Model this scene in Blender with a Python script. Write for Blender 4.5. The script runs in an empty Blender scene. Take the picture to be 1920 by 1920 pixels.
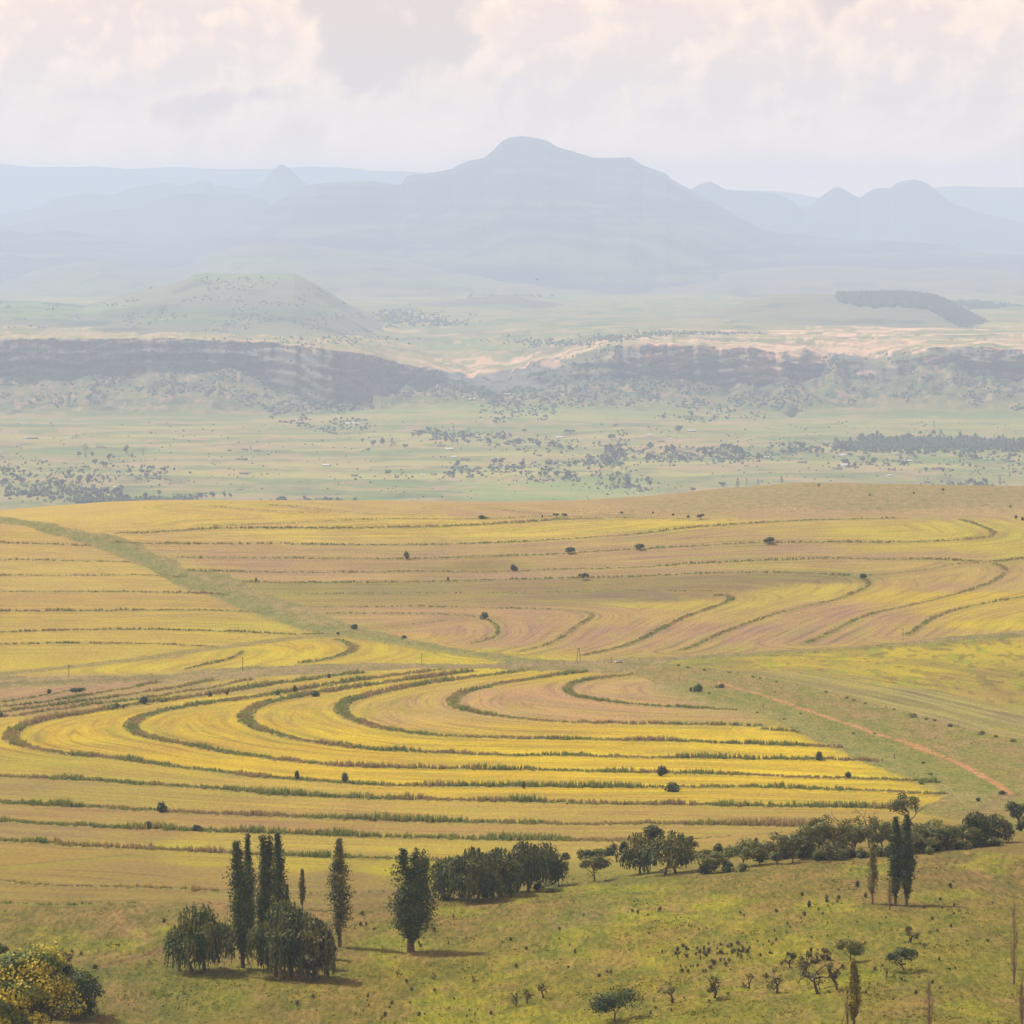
import bpy, math, random
import numpy as np
R = math.radians
random.seed(7); rng = np.random.default_rng(11)
sc = bpy.context.scene
col = sc.collection

# ------------------------------------------------------------------ camera
F = 8000.0      # focal length in photo pixels (photo is 1920 wide)
YH = 430.0      # eye-level row of the photo
cam = bpy.data.cameras.new("camera"); camo = bpy.data.objects.new("camera", cam); col.objects.link(camo)
cam.sensor_width = 36; cam.lens = F / 1920 * 36; cam.shift_y = -(960 - YH) / 1920
cam.clip_start = 0.5; cam.clip_end = 300000
camo.location = (0, 0, 0); camo.rotation_euler = (R(90), 0, 0)
sc.camera = camo

# ------------------------------------------------------------------ light
SUN_DIR = np.array([-0.62, 0.42, 0.98]); SUN_DIR = SUN_DIR / np.linalg.norm(SUN_DIR)   # towards the sun
SUN_EL = math.asin(SUN_DIR[2]); SUN_AZ = math.atan2(SUN_DIR[0], SUN_DIR[1])
sl = bpy.data.lights.new("sun", 'SUN'); sl.energy = 3.9; sl.angle = R(0.6); sl.color = (1.0, 0.94, 0.84)
so = bpy.data.objects.new("sun", sl); col.objects.link(so)
from mathutils import Vector
so.rotation_euler = Vector(SUN_DIR).to_track_quat('Z', 'Y').to_euler(); so.location = (-300, 300, 500)

world = bpy.data.worlds.new("World"); sc.world = world; world.use_nodes = True
wt = world.node_tree; wt.nodes.clear()
def N(t, typ, **kw):
    n = t.nodes.new(typ)
    for k, v in kw.items(): setattr(n, k, v)
    return n
def L(t, a, b): t.links.new(a, b)
def M(t, op, a, b=None, c=None, clamp=False):
    n = t.nodes.new('ShaderNodeMath'); n.operation = op; n.use_clamp = clamp
    for i, v in enumerate((a, b, c)):
        if v is None: continue
        if isinstance(v, (int, float)): n.inputs[i].default_value = v
        else: L(t, v, n.inputs[i])
    return n.outputs[0]
def MIX(t, f, a, b, blend='MIX'):
    n = t.nodes.new('ShaderNodeMix'); n.data_type = 'RGBA'; n.blend_type = blend
    for s, v in ((n.inputs[0], f), (n.inputs[6], a), (n.inputs[7], b)):
        if isinstance(v, (int, float)): s.default_value = v
        elif isinstance(v, tuple): s.default_value = (v[0], v[1], v[2], 1)
        else: L(t, v, s)
    return n.outputs[2]
def MR(t, v, a, b, c=0.0, d=1.0, smooth=True):
    n = t.nodes.new('ShaderNodeMapRange'); n.interpolation_type = 'SMOOTHSTEP' if smooth else 'LINEAR'
    L(t, v, n.inputs[0])
    for i, x in enumerate((a, b, c, d)): n.inputs[i + 1].default_value = x
    return n.outputs[0]
def NOISE(t, vec, scale, detail=4, rough=0.55, dist=0.0):
    n = t.nodes.new('ShaderNodeTexNoise'); L(t, vec, n.inputs['Vector'])
    n.inputs['Scale'].default_value = scale; n.inputs['Detail'].default_value = detail
    n.inputs['Roughness'].default_value = rough; n.inputs['Distortion'].default_value = dist
    return n.outputs[0]
def lin(c):
    c = c / 255.0
    return c / 12.92 if c <= 0.04045 else ((c + 0.055) / 1.055) ** 2.4
def S(r, g, b, k=1.0): return (lin(r) * k, lin(g) * k, lin(b) * k)

SKY_K = 0.10
sky = N(wt, 'ShaderNodeTexSky', sky_type='NISHITA', sun_disc=False)
sky.sun_elevation = SUN_EL; sky.sun_rotation = SUN_AZ; sky.dust_density = 4.0; sky.altitude = 1700
tc = N(wt, 'ShaderNodeTexCoord'); sep = N(wt, 'ShaderNodeSeparateXYZ'); L(wt, tc.outputs['Generated'], sep.inputs[0])
az = M(wt, 'MULTIPLY', M(wt, 'ARCTAN2', sep.outputs[0], sep.outputs[1]), 8.0)      # 0.12 each side of the view axis
el = M(wt, 'MULTIPLY', M(wt, 'ARCSINE', sep.outputs[2]), 8.0)
cv = N(wt, 'ShaderNodeCombineXYZ'); L(wt, az, cv.inputs[0]); L(wt, el, cv.inputs[1])
n1 = NOISE(wt, cv.outputs[0], 6.5, 12, 0.58, 0.12)          # billows
off = N(wt, 'ShaderNodeVectorMath', operation='ADD'); L(wt, cv.outputs[0], off.inputs[0]); off.inputs[1].default_value = (-.018, .020, 0)
n1s = NOISE(wt, off.outputs[0], 6.5, 6, 0.52, 0.12); n1b = NOISE(wt, cv.outputs[0], 6.5, 6, 0.52, 0.12)
lit = MR(wt, M(wt, 'SUBTRACT', n1b, n1s), -0.03, 0.09, 0.0, 1.0)
n2 = NOISE(wt, cv.outputs[0], 2.2, 3, 0.5, 0.2)            # big masses
# cloud masses standing in view: centre az, el (units of 1/8 rad), radii, weight
def blob(x, y, rx, ry, w):
    cx = (x - 960) / 1000.0; cy = (430 - y) / 1000.0
    a = M(wt, 'DIVIDE', M(wt, 'SUBTRACT', az, cx), rx / 1000.0); b = M(wt, 'DIVIDE', M(wt, 'SUBTRACT', el, cy), ry / 1000.0)
    q = M(wt, 'ADD', M(wt, 'MULTIPLY', a, a), M(wt, 'MULTIPLY', b, b))
    return M(wt, 'MULTIPLY', MR(wt, q, 0.0, 1.0, 1.0, 0.0), w)
tot = None
for bl in ((250, 60, 420, 150, .62), (420, 90, 190, 100, .25), (0, 200, 500, 170, .30), (1080, 60, 260, 170, .62), (900, 190, 260, 110, .42),
           (1400, 90, 260, 160, .60), (1230, 170, 330, 170, .35), (1800, 120, 210, 210, .62), (1640, 40, 90, 70, .45), (1650, 210, 300, 110, .34), (1700, 100, 200, 120, .3), (1010, 250, 900, 90, .22)):
    b = blob(*bl); tot = b if tot is None else M(wt, 'ADD', tot, b)
inview = MR(wt, el, 0.55, 1.1, 0.0, 0.42)                    # above the frame: broken cumulus everywhere
tot = M(wt, 'ADD', tot, inview)
rear = MR(wt, M(wt, 'ABSOLUTE', az), 1.1, 1.9, 0.0, 0.35)
tot = M(wt, 'ADD', tot, rear)
dens = M(wt, 'ADD', M(wt, 'ADD', tot, M(wt, 'MULTIPLY', M(wt, 'SUBTRACT', n1, 0.5), 1.5)), M(wt, 'MULTIPLY', M(wt, 'SUBTRACT', n2, 0.5), 0.7))
cmask = MR(wt, dens, 0.08, 0.34)
core = MR(wt, dens, 0.20, 0.60)
n3 = NOISE(wt, cv.outputs[0], 16.0, 6, 0.6, 0.2)
ccol = MIX(wt, M(wt, 'MULTIPLY', core, .75), (0.82, 0.60, 0.42), (0.60, 0.445, 0.375))
ccol = MIX(wt, M(wt, 'MULTIPLY', lit, M(wt, 'ADD', .40, M(wt, 'MULTIPLY', MR(wt, n3, 0.35, 0.65), .25))), ccol, (0.96, 0.70, 0.47))
veil = (0.55, 0.40, 0.32)
skc = MIX(wt, 1.0, sky.outputs[0], (SKY_K, SKY_K, SKY_K), 'MULTIPLY')
vfac = MR(wt, el, 0.3, 6.0, 0.95, 0.15)
bg = MIX(wt, vfac, skc, veil)
hz = MR(wt, el, -0.05, 0.26, 1.0, 0.0)
fin = MIX(wt, M(wt, 'MULTIPLY', cmask, MR(wt, el, 2.5, 7.5, 1.0, 0.25)), bg, ccol)
fin = MIX(wt, M(wt, 'MULTIPLY', hz, 0.85), fin, (2.3, 1.30, .40))
bgn = N(wt, 'ShaderNodeBackground'); L(wt, fin, bgn.inputs[0]); bgn.inputs[1].default_value = 1.0
wo = N(wt, 'ShaderNodeOutputWorld'); L(wt, bgn.outputs[0], wo.inputs[0])

sc.view_settings.view_transform = 'Standard'; sc.view_settings.look = 'None'
sc.view_settings.exposure = 0.69; sc.view_settings.gamma = 1.0; sc.view_settings.use_curve_mapping = False
sc.cycles.volume_bounces = 4; sc.cycles.max_bounces = 6; sc.cycles.diffuse_bounces = 2; sc.cycles.transparent_max_bounces = 8
HAZE_DENSITY = 4.1e-5; HAZE_COLOR = (0.565, 0.715, 1.0)
KD = 2.6      # everything beyond the crest of the fields is laid out in units of 2.6 m

# ------------------------------------------------------------------ helpers
def tag(o, label=None, cat=None, group=None, kind=None):
    if label: o['label'] = label
    if cat: o['category'] = cat
    if group: o['group'] = group
    if kind: o['kind'] = kind
    return o
def mesh(name, v, f, cols=None, attrs=None, smooth=False):
    v = np.asarray(v, np.float32); f = np.asarray(f, np.int32)
    me = bpy.data.meshes.new(name); n, k = f.shape
    me.vertices.add(len(v)); me.vertices.foreach_set('co', v.ravel())
    me.loops.add(n * k); me.loops.foreach_set('vertex_index', f.ravel())
    me.polygons.add(n); me.polygons.foreach_set('loop_start', np.arange(0, n * k, k, dtype=np.int32))
    if smooth: me.polygons.foreach_set('use_smooth', np.ones(n, bool))
    if cols is not None:
        a = me.attributes.new('Col', 'FLOAT_COLOR', 'POINT')
        c = np.ones((len(v), 4), np.float32); c[:, :3] = cols; a.data.foreach_set('color', c.ravel())
    for an, av in (attrs or {}).items():
        av = np.asarray(av, np.float32)
        if av.ndim == 1:
            a = me.attributes.new(an, 'FLOAT', 'POINT'); a.data.foreach_set('value', av)
        else:
            a = me.attributes.new(an, 'FLOAT_VECTOR', 'POINT'); a.data.foreach_set('vector', av.ravel())
    me.update(calc_edges=True); me.validate()
    return me
def obj(name, me, mat, parent=None, loc=None):
    o = bpy.data.objects.new(name, me); col.objects.link(o)
    if mat and not me.materials: me.materials.append(mat)
    if parent: o.parent = parent
    if loc is not None: o.location = loc
    return o
def empty(name, loc, rz=0.0, s=1.0):
    o = bpy.data.objects.new(name, None); col.objects.link(o); o.location = loc; o.rotation_euler = (0, 0, rz); o.scale = (s, s, s)
    o.empty_display_size = 0.5
    return o
def join(parts):
    """parts: list of (verts, faces(quads or tris padded), cols)"""
    V = []; Fc = []; C = []; off = 0
    for v, f, c in parts:
        v = np.asarray(v, np.float32).reshape(-1, 3); f = np.asarray(f, np.int32)
        V.append(v); Fc.append(f + off); off += len(v)
        c = np.asarray(c, np.float32); C.append(np.broadcast_to(c, (len(v), 3)) if c.ndim == 1 else c)
    return np.concatenate(V), np.concatenate(Fc), np.concatenate(C)

# value noise in numpy
_T = rng.random((256, 256)).astype(np.float32)
def vn(x, y):
    xi = np.floor(x).astype(np.int64); yi = np.floor(y).astype(np.int64); fx = x - xi; fy = y - yi
    fx = fx * fx * (3 - 2 * fx); fy = fy * fy * (3 - 2 * fy)
    a = _T[yi & 255, xi & 255]; b = _T[yi & 255, (xi + 1) & 255]; c = _T[(yi + 1) & 255, xi & 255]; d = _T[(yi + 1) & 255, (xi + 1) & 255]
    return (a * (1 - fx) + b * fx) * (1 - fy) + (c * (1 - fx) + d * fx) * fy
def fbm(x, y, o=4, g=0.5):
    s = 0; a = 1; t = 0
    for i in range(o):
        s = s + a * vn(x * 2 ** i + 17.3 * i, y * 2 ** i + 5.1 * i); t += a; a *= g; x, y = x * .8 - y * .6, x * .6 + y * .8
    return s / t          # 0..1
def sst(a, b, x):
    t = np.clip((x - a) / (b - a), 0, 1); return t * t * (3 - 2 * t)
def pchip(xk, yk, x):
    xk = np.asarray(xk, float); yk = np.asarray(yk, float); h = np.diff(xk); dl = np.diff(yk) / h
    m = np.zeros(len(xk)); m[0] = dl[0]; m[-1] = dl[-1]
    for i in range(1, len(xk) - 1):
        if dl[i - 1] * dl[i] > 0:
            w1 = 2 * h[i] + h[i - 1]; w2 = h[i] + 2 * h[i - 1]; m[i] = (w1 + w2) / (w1 / dl[i - 1] + w2 / dl[i])
    i = np.clip(np.searchsorted(xk, x) - 1, 0, len(h) - 1); t = (x - xk[i]) / h[i]; hh = h[i]
    t = np.clip(t, 0, 1)
    return ((1 + 2 * t) * (1 - t) ** 2) * yk[i] + t * (1 - t) ** 2 * hh * m[i] + t * t * (3 - 2 * t) * yk[i + 1] + t * t * (t - 1) * hh * m[i + 1]

# ------------------------------------------------------------------ materials
def new_mat(name):
    m = bpy.data.materials.new(name); m.use_nodes = True; t = m.node_tree
    return m, t, t.nodes['Principled BSDF']
def mat_plain(name, c, rough=0.8, var=0.25, scale=2.0):
    m, t, p = new_mat(name)
    tcn = N(t, 'ShaderNodeTexCoord'); n = NOISE(t, tcn.outputs['Object'], scale, 5)
    f = MR(t, n, 0.3, 0.7, 1 - var, 1 + var, False)
    cc = N(t, 'ShaderNodeCombineXYZ')
    for i in range(3): L(t, f, cc.inputs[i])
    L(t, MIX(t, 1.0, c, cc.outputs[0], 'MULTIPLY'), p.inputs['Base Color'])
    p.inputs['Roughness'].default_value = rough; p.inputs['Specular IOR Level'].default_value = 0.2
    return m
def mat_leaf(name, trans=0.25, tint=None):
    m, t, p = new_mat(name)
    a = N(t, 'ShaderNodeAttribute', attribute_name='Col'); oi = N(t, 'ShaderNodeObjectInfo')
    f = MR(t, oi.outputs['Random'], 0, 1, 0.82, 1.18, False)
    cc = N(t, 'ShaderNodeCombineXYZ')
    for i in range(3): L(t, f, cc.inputs[i])
    c = MIX(t, 1.0, a.outputs['Color'], cc.outputs[0], 'MULTIPLY')
    L(t, c, p.inputs['Base Color']); p.inputs['Roughness'].default_value = 0.65; p.inputs['Specular IOR Level'].default_value = 0.25
    if trans > 0:
        tr = N(t, 'ShaderNodeBsdfTranslucent'); L(t, c, tr.inputs[0]); mx = N(t, 'ShaderNodeMixShader'); mx.inputs[0].default_value = trans
        L(t, p.outputs[0], mx.inputs[1]); L(t, tr.outputs[0], mx.inputs[2]); L(t, mx.outputs[0], t.nodes['Material Output'].inputs[0])
    return m
M_leaf = mat_leaf('foliage'); M_weed = mat_leaf('weeds', 0.3)
M_bark = mat_plain('bark', S(92, 78, 66), 0.9, 0.35, 3.0)
M_dark_bark = mat_plain('dark_bark', S(72, 58, 54), 0.9, 0.35, 3.0)
M_pale_bark = mat_plain('pale_twigs', S(124, 102, 88), 0.9, 0.25, 3.0)
M_post = mat_plain('weathered_wood', S(80, 68, 62), 0.9, 0.3, 6.0)

# ------------------------------------------------------------------ near ground: hillside, terraced fields, far crest
YC = np.array([(-800, 985), (-400, 978), (0, 966), (100, 957), (200, 949), (300, 945), (700, 946), (950, 949), (1080, 946), (1200, 938), (1350, 922), (1500, 911), (1600, 912), (1750, 915), (1920, 918), (2300, 924), (2700, 930)], float)
Dk0 = np.array([2, 20, 60, 150, 300, 600, 780, 900, 966, 1060, 1143, 1300, 1500, 1700, 2000, 2400, 2800, 3000, 3150])
Hk0 = np.array([1.7, 8, 22, 58, 105, 155, 171, 178, 180.2, 181.6, 183.5, 196, 214, 226, 238, 243, 236, 226.5, 217.0])
def near_col(px, D):
    yc = np.interp(px, YC[:, 0], YC[:, 1]); t = float(sst(1000, 1300, px))
    Dc = 3300 + 260 * t; Dm = 3215
    ym = (981 * .45 + yc * .55) * (1 - t) + 967.5 * t
    if px < 200: ym = 966 + (981 - 966) * .45 if yc > 966 else ym
    tilt = -14 * float(sst(750, 1900, px)); ff = 1 - sst(1300, 1680, Dk0); ff *= sst(40, 700, Dk0)
    Hk = Hk0 + tilt * ff
    Dk = np.concatenate([Dk0, [Dm, Dc, Dc + 120, 4300, 5200, 6600, 9300]])
    Hk = np.concatenate([Hk, [Dm * (ym - YH) / F, Dc * (yc - YH) / F, Dc * (yc - YH) / F + 4.5, 350, 470, 600, 720]])
    return pchip(Dk, Hk, D)
pxs = np.concatenate([np.arange(-900, -120, 40), np.arange(-120, 2041, 2.1), np.arange(2060, 2860, 40)])
cen = near_col(900, np.linspace(480, 3300, 8000)); Dd = np.linspace(480, 3300, 8000); yy = YH + F * cen / Dd
ysteps = np.concatenate([np.arange(2200, 1240, -1.7), np.arange(1240, 946, -1.3)])
Drows = np.interp(-ysteps, -yy, Dd)
Drows = np.concatenate([np.array([2, 10, 20, 40, 60, 100, 150, 220, 300, 400]), Drows[Drows > 485], np.arange(3290, 3740, 9), np.arange(3780, 9301, 240)])
Drows = np.unique(np.round(Drows, 2))
NC, NR = len(pxs), len(Drows)
Hg = np.stack([near_col(p, Drows) for p in pxs], 1)          # rows x cols, depth below eye
PX = np.broadcast_to(pxs, (NR, NC)); DD = np.broadcast_to(Drows[:, None], (NR, NC)); XX = (PX - 960) / F * DD
PY = YH + F * Hg / DD
_cc = np.arange(-900, 2861, 20.0); _Dt = np.arange(490, 3700, 2.0)
_Yt = np.stack([YH + F * near_col(p, _Dt) / _Dt for p in _cc], 1)
def nearD(px, py):
    """ground distance under a photo pixel (front side of the near ground)"""
    px = np.atleast_1d(np.asarray(px, float)); py = np.atleast_1d(np.asarray(py, float)); out = np.zeros(len(px))
    for i, (a, b) in enumerate(zip(px, py)):
        k = min(max((a + 900) / 20, 0), len(_cc) - 1.001); k0 = int(k); w = k - k0
        y = _Yt[:, k0] * (1 - w) + _Yt[:, k0 + 1] * w
        kc = int(np.argmax(y <= b)) if (y <= b).any() else int(np.argmin(y))
        out[i] = _Dt[kc]
    return out
def g(px, py):
    """3D point on the near ground under a photo pixel"""
    D = float(nearD(px, py)[0]); return np.array([(px - 960) / F * D, D, -(py - YH) / F * D])
def nearH(X, D):
    px = X / D * F + 960
    return -near_col(px, np.array([D]))[0]
# bank lines traced over the fields: (width m, weed height m, density, points)
BK = [
 (7, 1.5, 1.0, "679,1262 650,1265 614,1269 566,1278 525,1283 471,1291 425,1297 400,1302 333,1311 298,1317 271,1318 250,1323 217,1328 187,1333 142,1341 90,1349 52,1359 34,1366 22,1374 16,1383 20,1391 42,1400 83,1408 146,1418 187,1422 240,1427 292,1434 344,1440 400,1446 442,1452 504,1459 546,1461 587,1465 640,1468 671,1471 733,1473 796,1475 842,1476 967,1477 1112,1478 1200,1478 1400,1478 1520,1482 1603,1484 1666,1485 1707,1488 1770,1491"),
 (7, 1.5, 1.0, "830,1257 796,1260 733,1268 692,1274 629,1283 577,1292 554,1295 521,1300 483,1306 437,1313 400,1318 354,1325 312,1333 287,1338 262,1346 248,1354 242,1362 248,1370 260,1377 277,1383 302,1389 333,1394 375,1402 442,1414 483,1419 525,1425 567,1429 608,1433 660,1437 712,1439 796,1441 862,1443 946,1445 1050,1446 1112,1448 1196,1449 1283,1451 1367,1453 1450,1456 1533,1459 1596,1460 1666,1462 1728,1465 1752,1469"),
 (7, 1.5, 1.0, "883,1260 842,1265 796,1272 754,1277 712,1283 671,1289 629,1295 600,1299 577,1302 546,1310 515,1316 490,1322 469,1331 458,1341 457,1350 465,1358 483,1367 508,1375 535,1382 567,1389 608,1394 660,1402 712,1406 796,1411 883,1414 967,1417 1050,1417 1133,1419 1196,1421 1304,1421 1408,1424 1512,1426 1596,1427 1650,1431"),
 (7, 1.4, 1.0, "998,1257 967,1260 925,1266 883,1271 842,1276 800,1283 754,1291 708,1300 681,1307 654,1314 639,1322 635,1332 644,1342 664,1351 690,1359 722,1367 765,1373 796,1377 862,1383 925,1385 1008,1387 1092,1388 1196,1390 1283,1391 1367,1394 1450,1397 1533,1400 1580,1403"),
 (7, 1.4, 1.0, "1098,1260 1050,1266 1008,1272 967,1278 937,1283 908,1290 883,1295 864,1301 851,1309 846,1317 853,1325 873,1333 904,1340 946,1346 987,1350 1050,1355 1112,1357 1196,1359 1304,1360 1408,1362 1427,1363"),
 (5, 1.4, 1.0, "1429,1370 1465,1371 1498,1373"),
 (6, 1.3, 1.0, "1185,1264 1154,1268 1112,1274 1081,1280 1065,1286 1058,1294 1067,1302 1092,1310 1133,1316 1196,1322 1262,1326 1325,1329 1383,1332"),
 (3, 1.1, .7, "0,1318 42,1312 83,1305 125,1298 160,1291"),
 (4, 1.2, .9, "0,1327 83,1317 146,1308 200,1298 240,1292 271,1285 298,1280"),
 (5, 1.3, 1.0, "0,1336 44,1330 83,1325 125,1320 158,1315 208,1309 250,1302 292,1296 333,1290 375,1281 400,1277"),
 (5, 1.3, 1.0, "0,1345 42,1341 83,1334 125,1330 167,1322 208,1318 250,1313 292,1307 344,1298 396,1291 437,1282 473,1276"),
 (8, 1.6, 1.1, "-120,1453 0,1458 75,1461 150,1464 225,1469 275,1473 325,1476 400,1481 475,1487 515,1491 590,1494 665,1498 740,1501 815,1503 915,1505 1100,1508 1293,1510 1366,1512 1548,1514 1640,1515 1694,1518"),
 (8, 1.6, 1.1, "-120,1500 0,1505 75,1510 150,1514 225,1518 312,1523 375,1527 475,1531 515,1532 590,1535 690,1539 790,1542 915,1545 1100,1547 1293,1547 1400,1548 1519,1551"),
 (8, 1.6, 1.1, "-120,1535 0,1541 75,1546 150,1550 225,1553 312,1557 375,1560 475,1563 515,1564 590,1567 665,1571 740,1573 840,1575 915,1577 1050,1578 1190,1579"),
 (7, 1.4, .9, "-120,1570 0,1577 50,1580 100,1583 175,1589 250,1592 325,1596 425,1600 527,1605 615,1607 690,1610 765,1613 827,1615"),
 (3, .5, .3, "1190,1579 1301,1573 1400,1566 1500,1559"),
 (4, .9, .7, "-120,1648 0,1653 50,1658 100,1661 150,1663 225,1666 300,1668 412,1673"),
 (2, .5, .4, "412,1673 500,1675 572,1676 630,1677 720,1674"),
 (4, .6, .5, "-120,1690 0,1697 50,1700 100,1702 175,1699 260,1697"),
 # left block
 (6, 1.4, .8, "-120,1014 0,1018 62,1020 125,1022 181,1026"),
 (6, 1.5, .9, "-120,1047 0,1050 62,1051 146,1053 208,1054 258,1055"),
 (6, 1.5, .9, "-120,1077 0,1079 125,1079 250,1079 333,1082 360,1084"),
 (6, 1.5, .9, "-120,1107 0,1109 125,1110 250,1110 375,1113 430,1117"),
 (7, 1.8, 1.1, "-120,1146 0,1147 125,1146 250,1145 375,1145 475,1148 505,1151"),
 (6, 1.5, .9, "-120,1190 0,1187 125,1183 250,1181 375,1183 475,1187 555,1190 605,1189"),
 (5, 1.4, .9, "-120,1212 0,1210 125,1207 225,1207 325,1210 400,1213"),
 (4, 1.3, .9, "455,1221 452,1226 445,1231 425,1238 380,1248 350,1255"),
 (8, 1.2, .9, "630,1199 655,1206 664,1213 662,1221 640,1230 600,1240 565,1245"),
 # right upper block
 (9, 1.2, .8, "225,1000 271,1000 396,992 483,991 567,991 650,990 733,989 796,988 883,985 967,980 1029,976 1060,974 1120,973"),
 (4, 1.0, .7, "400,986 504,982 567,979 629,977 712,974 796,973 904,973 1008,969 1112,970 1200,972 1300,974"),
 (3, .8, .5, "400,950 504,958 587,962 671,963 796,966"),
 (3, .8, .5, "504,947 577,953 629,959"),
 (3, .8, .5, "921,953 987,961 1050,966"),
 (7, 1.5, .9, "219,1018 292,1020 396,1021 525,1021 650,1022 796,1022 925,1018 1008,1014 1092,1009 1196,1001 1283,991 1367,985 1450,979 1533,975 1596,974 1680,972"),
 (7, 1.5, .9, "330,1046 400,1047 525,1048 650,1048 796,1048 904,1044 1008,1041 1071,1038 1133,1034 1196,1031 1283,1026 1367,1021 1429,1019 1512,1018 1596,1017 1645,1018 1749,1016 1832,1011 1857,1007 1866,1002 1862,996 1832,984 1801,974"),
 (7, 1.5, .9, "350,1071 400,1072 525,1074 650,1074 796,1073 925,1073 1008,1070 1112,1067 1196,1064 1283,1059 1387,1053 1471,1050 1596,1048 1624,1049 1749,1050 1832,1054 1874,1054 1920,1048 2040,1040"),
 (8, 1.5, .9, "450,1092 483,1093 608,1093 796,1092 904,1089 987,1087 1071,1085 1154,1083 1196,1082 1304,1076 1408,1074 1512,1076 1596,1081"),
 (4, .9, .6, "546,1115 671,1114 796,1114 904,1112 1008,1111 1133,1108 1196,1107 1262,1108 1333,1109"),
 (5, 1.1, .8, "570,1139 692,1139 796,1139 904,1141 1008,1143 1050,1144 1092,1148 1110,1152 1113,1156 1100,1164 1077,1177 1053,1196 1018,1212 969,1224"),
 (4, 1.2, .9, "608,1150 712,1151 796,1152 873,1156 905,1160 928,1170 938,1180 930,1193 912,1200 880,1207"),
 (2, .5, .4, "705,1177 767,1171 867,1160"),
 (6, 1.2, .9, "1340,1117 1368,1116 1375,1122 1365,1130 1310,1148 1278,1160 1252,1174 1211,1196 1179,1209 1135,1221 1091,1230"),
 (5, 1.2, .9, "1616,1084 1632,1092 1628,1100 1603,1112 1562,1127 1520,1136 1456,1151 1397,1171 1339,1195 1295,1215 1266,1222"),
 (3, .9, .7, "1624,1080 1697,1073 1749,1067 1780,1060 1850,1056"),
 (5, 1.2, .9, "1862,1058 1885,1064 1888,1072 1880,1080 1853,1095 1812,1109 1749,1126 1697,1138 1676,1142 1621,1156 1566,1182 1512,1207"),
 (0, 0, 0, "1290,1256 1400,1262 1520,1280 1640,1302 1760,1330 1880,1362 2040,1400"),
 (0, 0, 0, "1330,1244 1450,1240 1600,1246 1750,1262 1920,1290 2040,1310"),
 (5, 1.3, .9, "2040,1095 1913,1120 1858,1131 1803,1142 1749,1160 1723,1178 1698,1193"),
]
def pts(s): return np.array([tuple(map(float, p.split(','))) for p in s.split()])
def catmull(P, step=5.0):
    P = np.asarray(P, float); Q = np.vstack([2 * P[0] - P[1], P, 2 * P[-1] - P[-2]]); out = []
    for i in range(1, len(Q) - 2):
        p0, p1, p2, p3 = Q[i - 1], Q[i], Q[i + 1], Q[i + 2]; n = max(2, int(np.hypot(*(p2 - p1)) / step))
        t = np.linspace(0, 1, n, endpoint=False)[:, None]
        out.append(0.5 * ((2 * p1) + (-p0 + p2) * t + (2 * p0 - 5 * p1 + 4 * p2 - p3) * t ** 2 + (-p0 + 3 * p1 - 3 * p2 + p3) * t ** 3))
    out.append(P[-1:]); return np.vstack(out)
def to_ground(P):
    D = nearD(P[:, 0], P[:, 1]); return np.stack([(P[:, 0] - 960) / F * D, D], 1)
def smooth1(G, k=3):
    for _ in range(k):
        G = G.copy(); G[1:-1] = 0.25 * G[:-2] + 0.5 * G[1:-1] + 0.25 * G[2:]
    return G
BG = []
for w, h, dn, s in BK:
    w *= 1.0; h *= 1.0
    if float(s.split()[0].split(',')[1]) < 1245 and w < 9: w *= .8; h *= .8
    elif float(s.split()[-1].split(',')[1]) > 1400: w *= 1.12; h *= 1.22
    G = smooth1(to_ground(catmull(pts(s))), 6); BG.append((w, h, dn, G))
RM = 60.0
dist = np.full((NR, NC), RM, np.float32); along = np.zeros((NR, NC), np.float32); bw = np.zeros((NR, NC), np.float32)
def raster(G, fn, rm):
    acc = 0.0
    for a, b in zip(G[:-1], G[1:]):
        d = b - a; ln = float(np.hypot(*d))
        if ln < 1e-3: continue
        r0 = np.searchsorted(Drows, min(a[1], b[1]) - rm); r1 = np.searchsorted(Drows, max(a[1], b[1]) + rm)
        dm = max(300, min(a[1], b[1]))
        c0 = np.searchsorted(pxs, (min(a[0], b[0]) - rm) / dm * F + 960 - 12); c1 = np.searchsorted(pxs, (max(a[0], b[0]) + rm) / dm * F + 960 + 12)
        if r1 <= r0 or c1 <= c0: acc += ln; continue
        sl = (slice(r0, r1), slice(c0, c1)); x = XX[sl] - a[0]; y = DD[sl] - a[1]
        t = np.clip((x * d[0] + y * d[1]) / (ln * ln), 0, 1); q = np.hypot(x - t * d[0], y - t * d[1])
        fn(sl, q, acc + t * ln); acc += ln
for w, h, dn, G in BG:
    G2 = G[::2] if len(G) > 6 else G
    if not np.allclose(G2[-1], G[-1]): G2 = np.vstack([G2, G[-1]])
    def fn(sl, q, al, w=w):
        m = q < dist[sl]; dist[sl] = np.where(m, q, dist[sl]); along[sl] = np.where(m, al, along[sl]); bw[sl] = np.where(m, w, bw[sl])
    raster(G2, fn, RM)

def line_mask(s, width, soft):
    G = smooth1(to_ground(catmull(pts(s))), 2); d = np.full((NR, NC), 1e3, np.float32)
    def fn(sl, q, al): d[sl] = np.minimum(d[sl], q)
    raster(G, fn, width + soft + 3); return 1 - sst(width / 2, width / 2 + soft, d)
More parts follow.
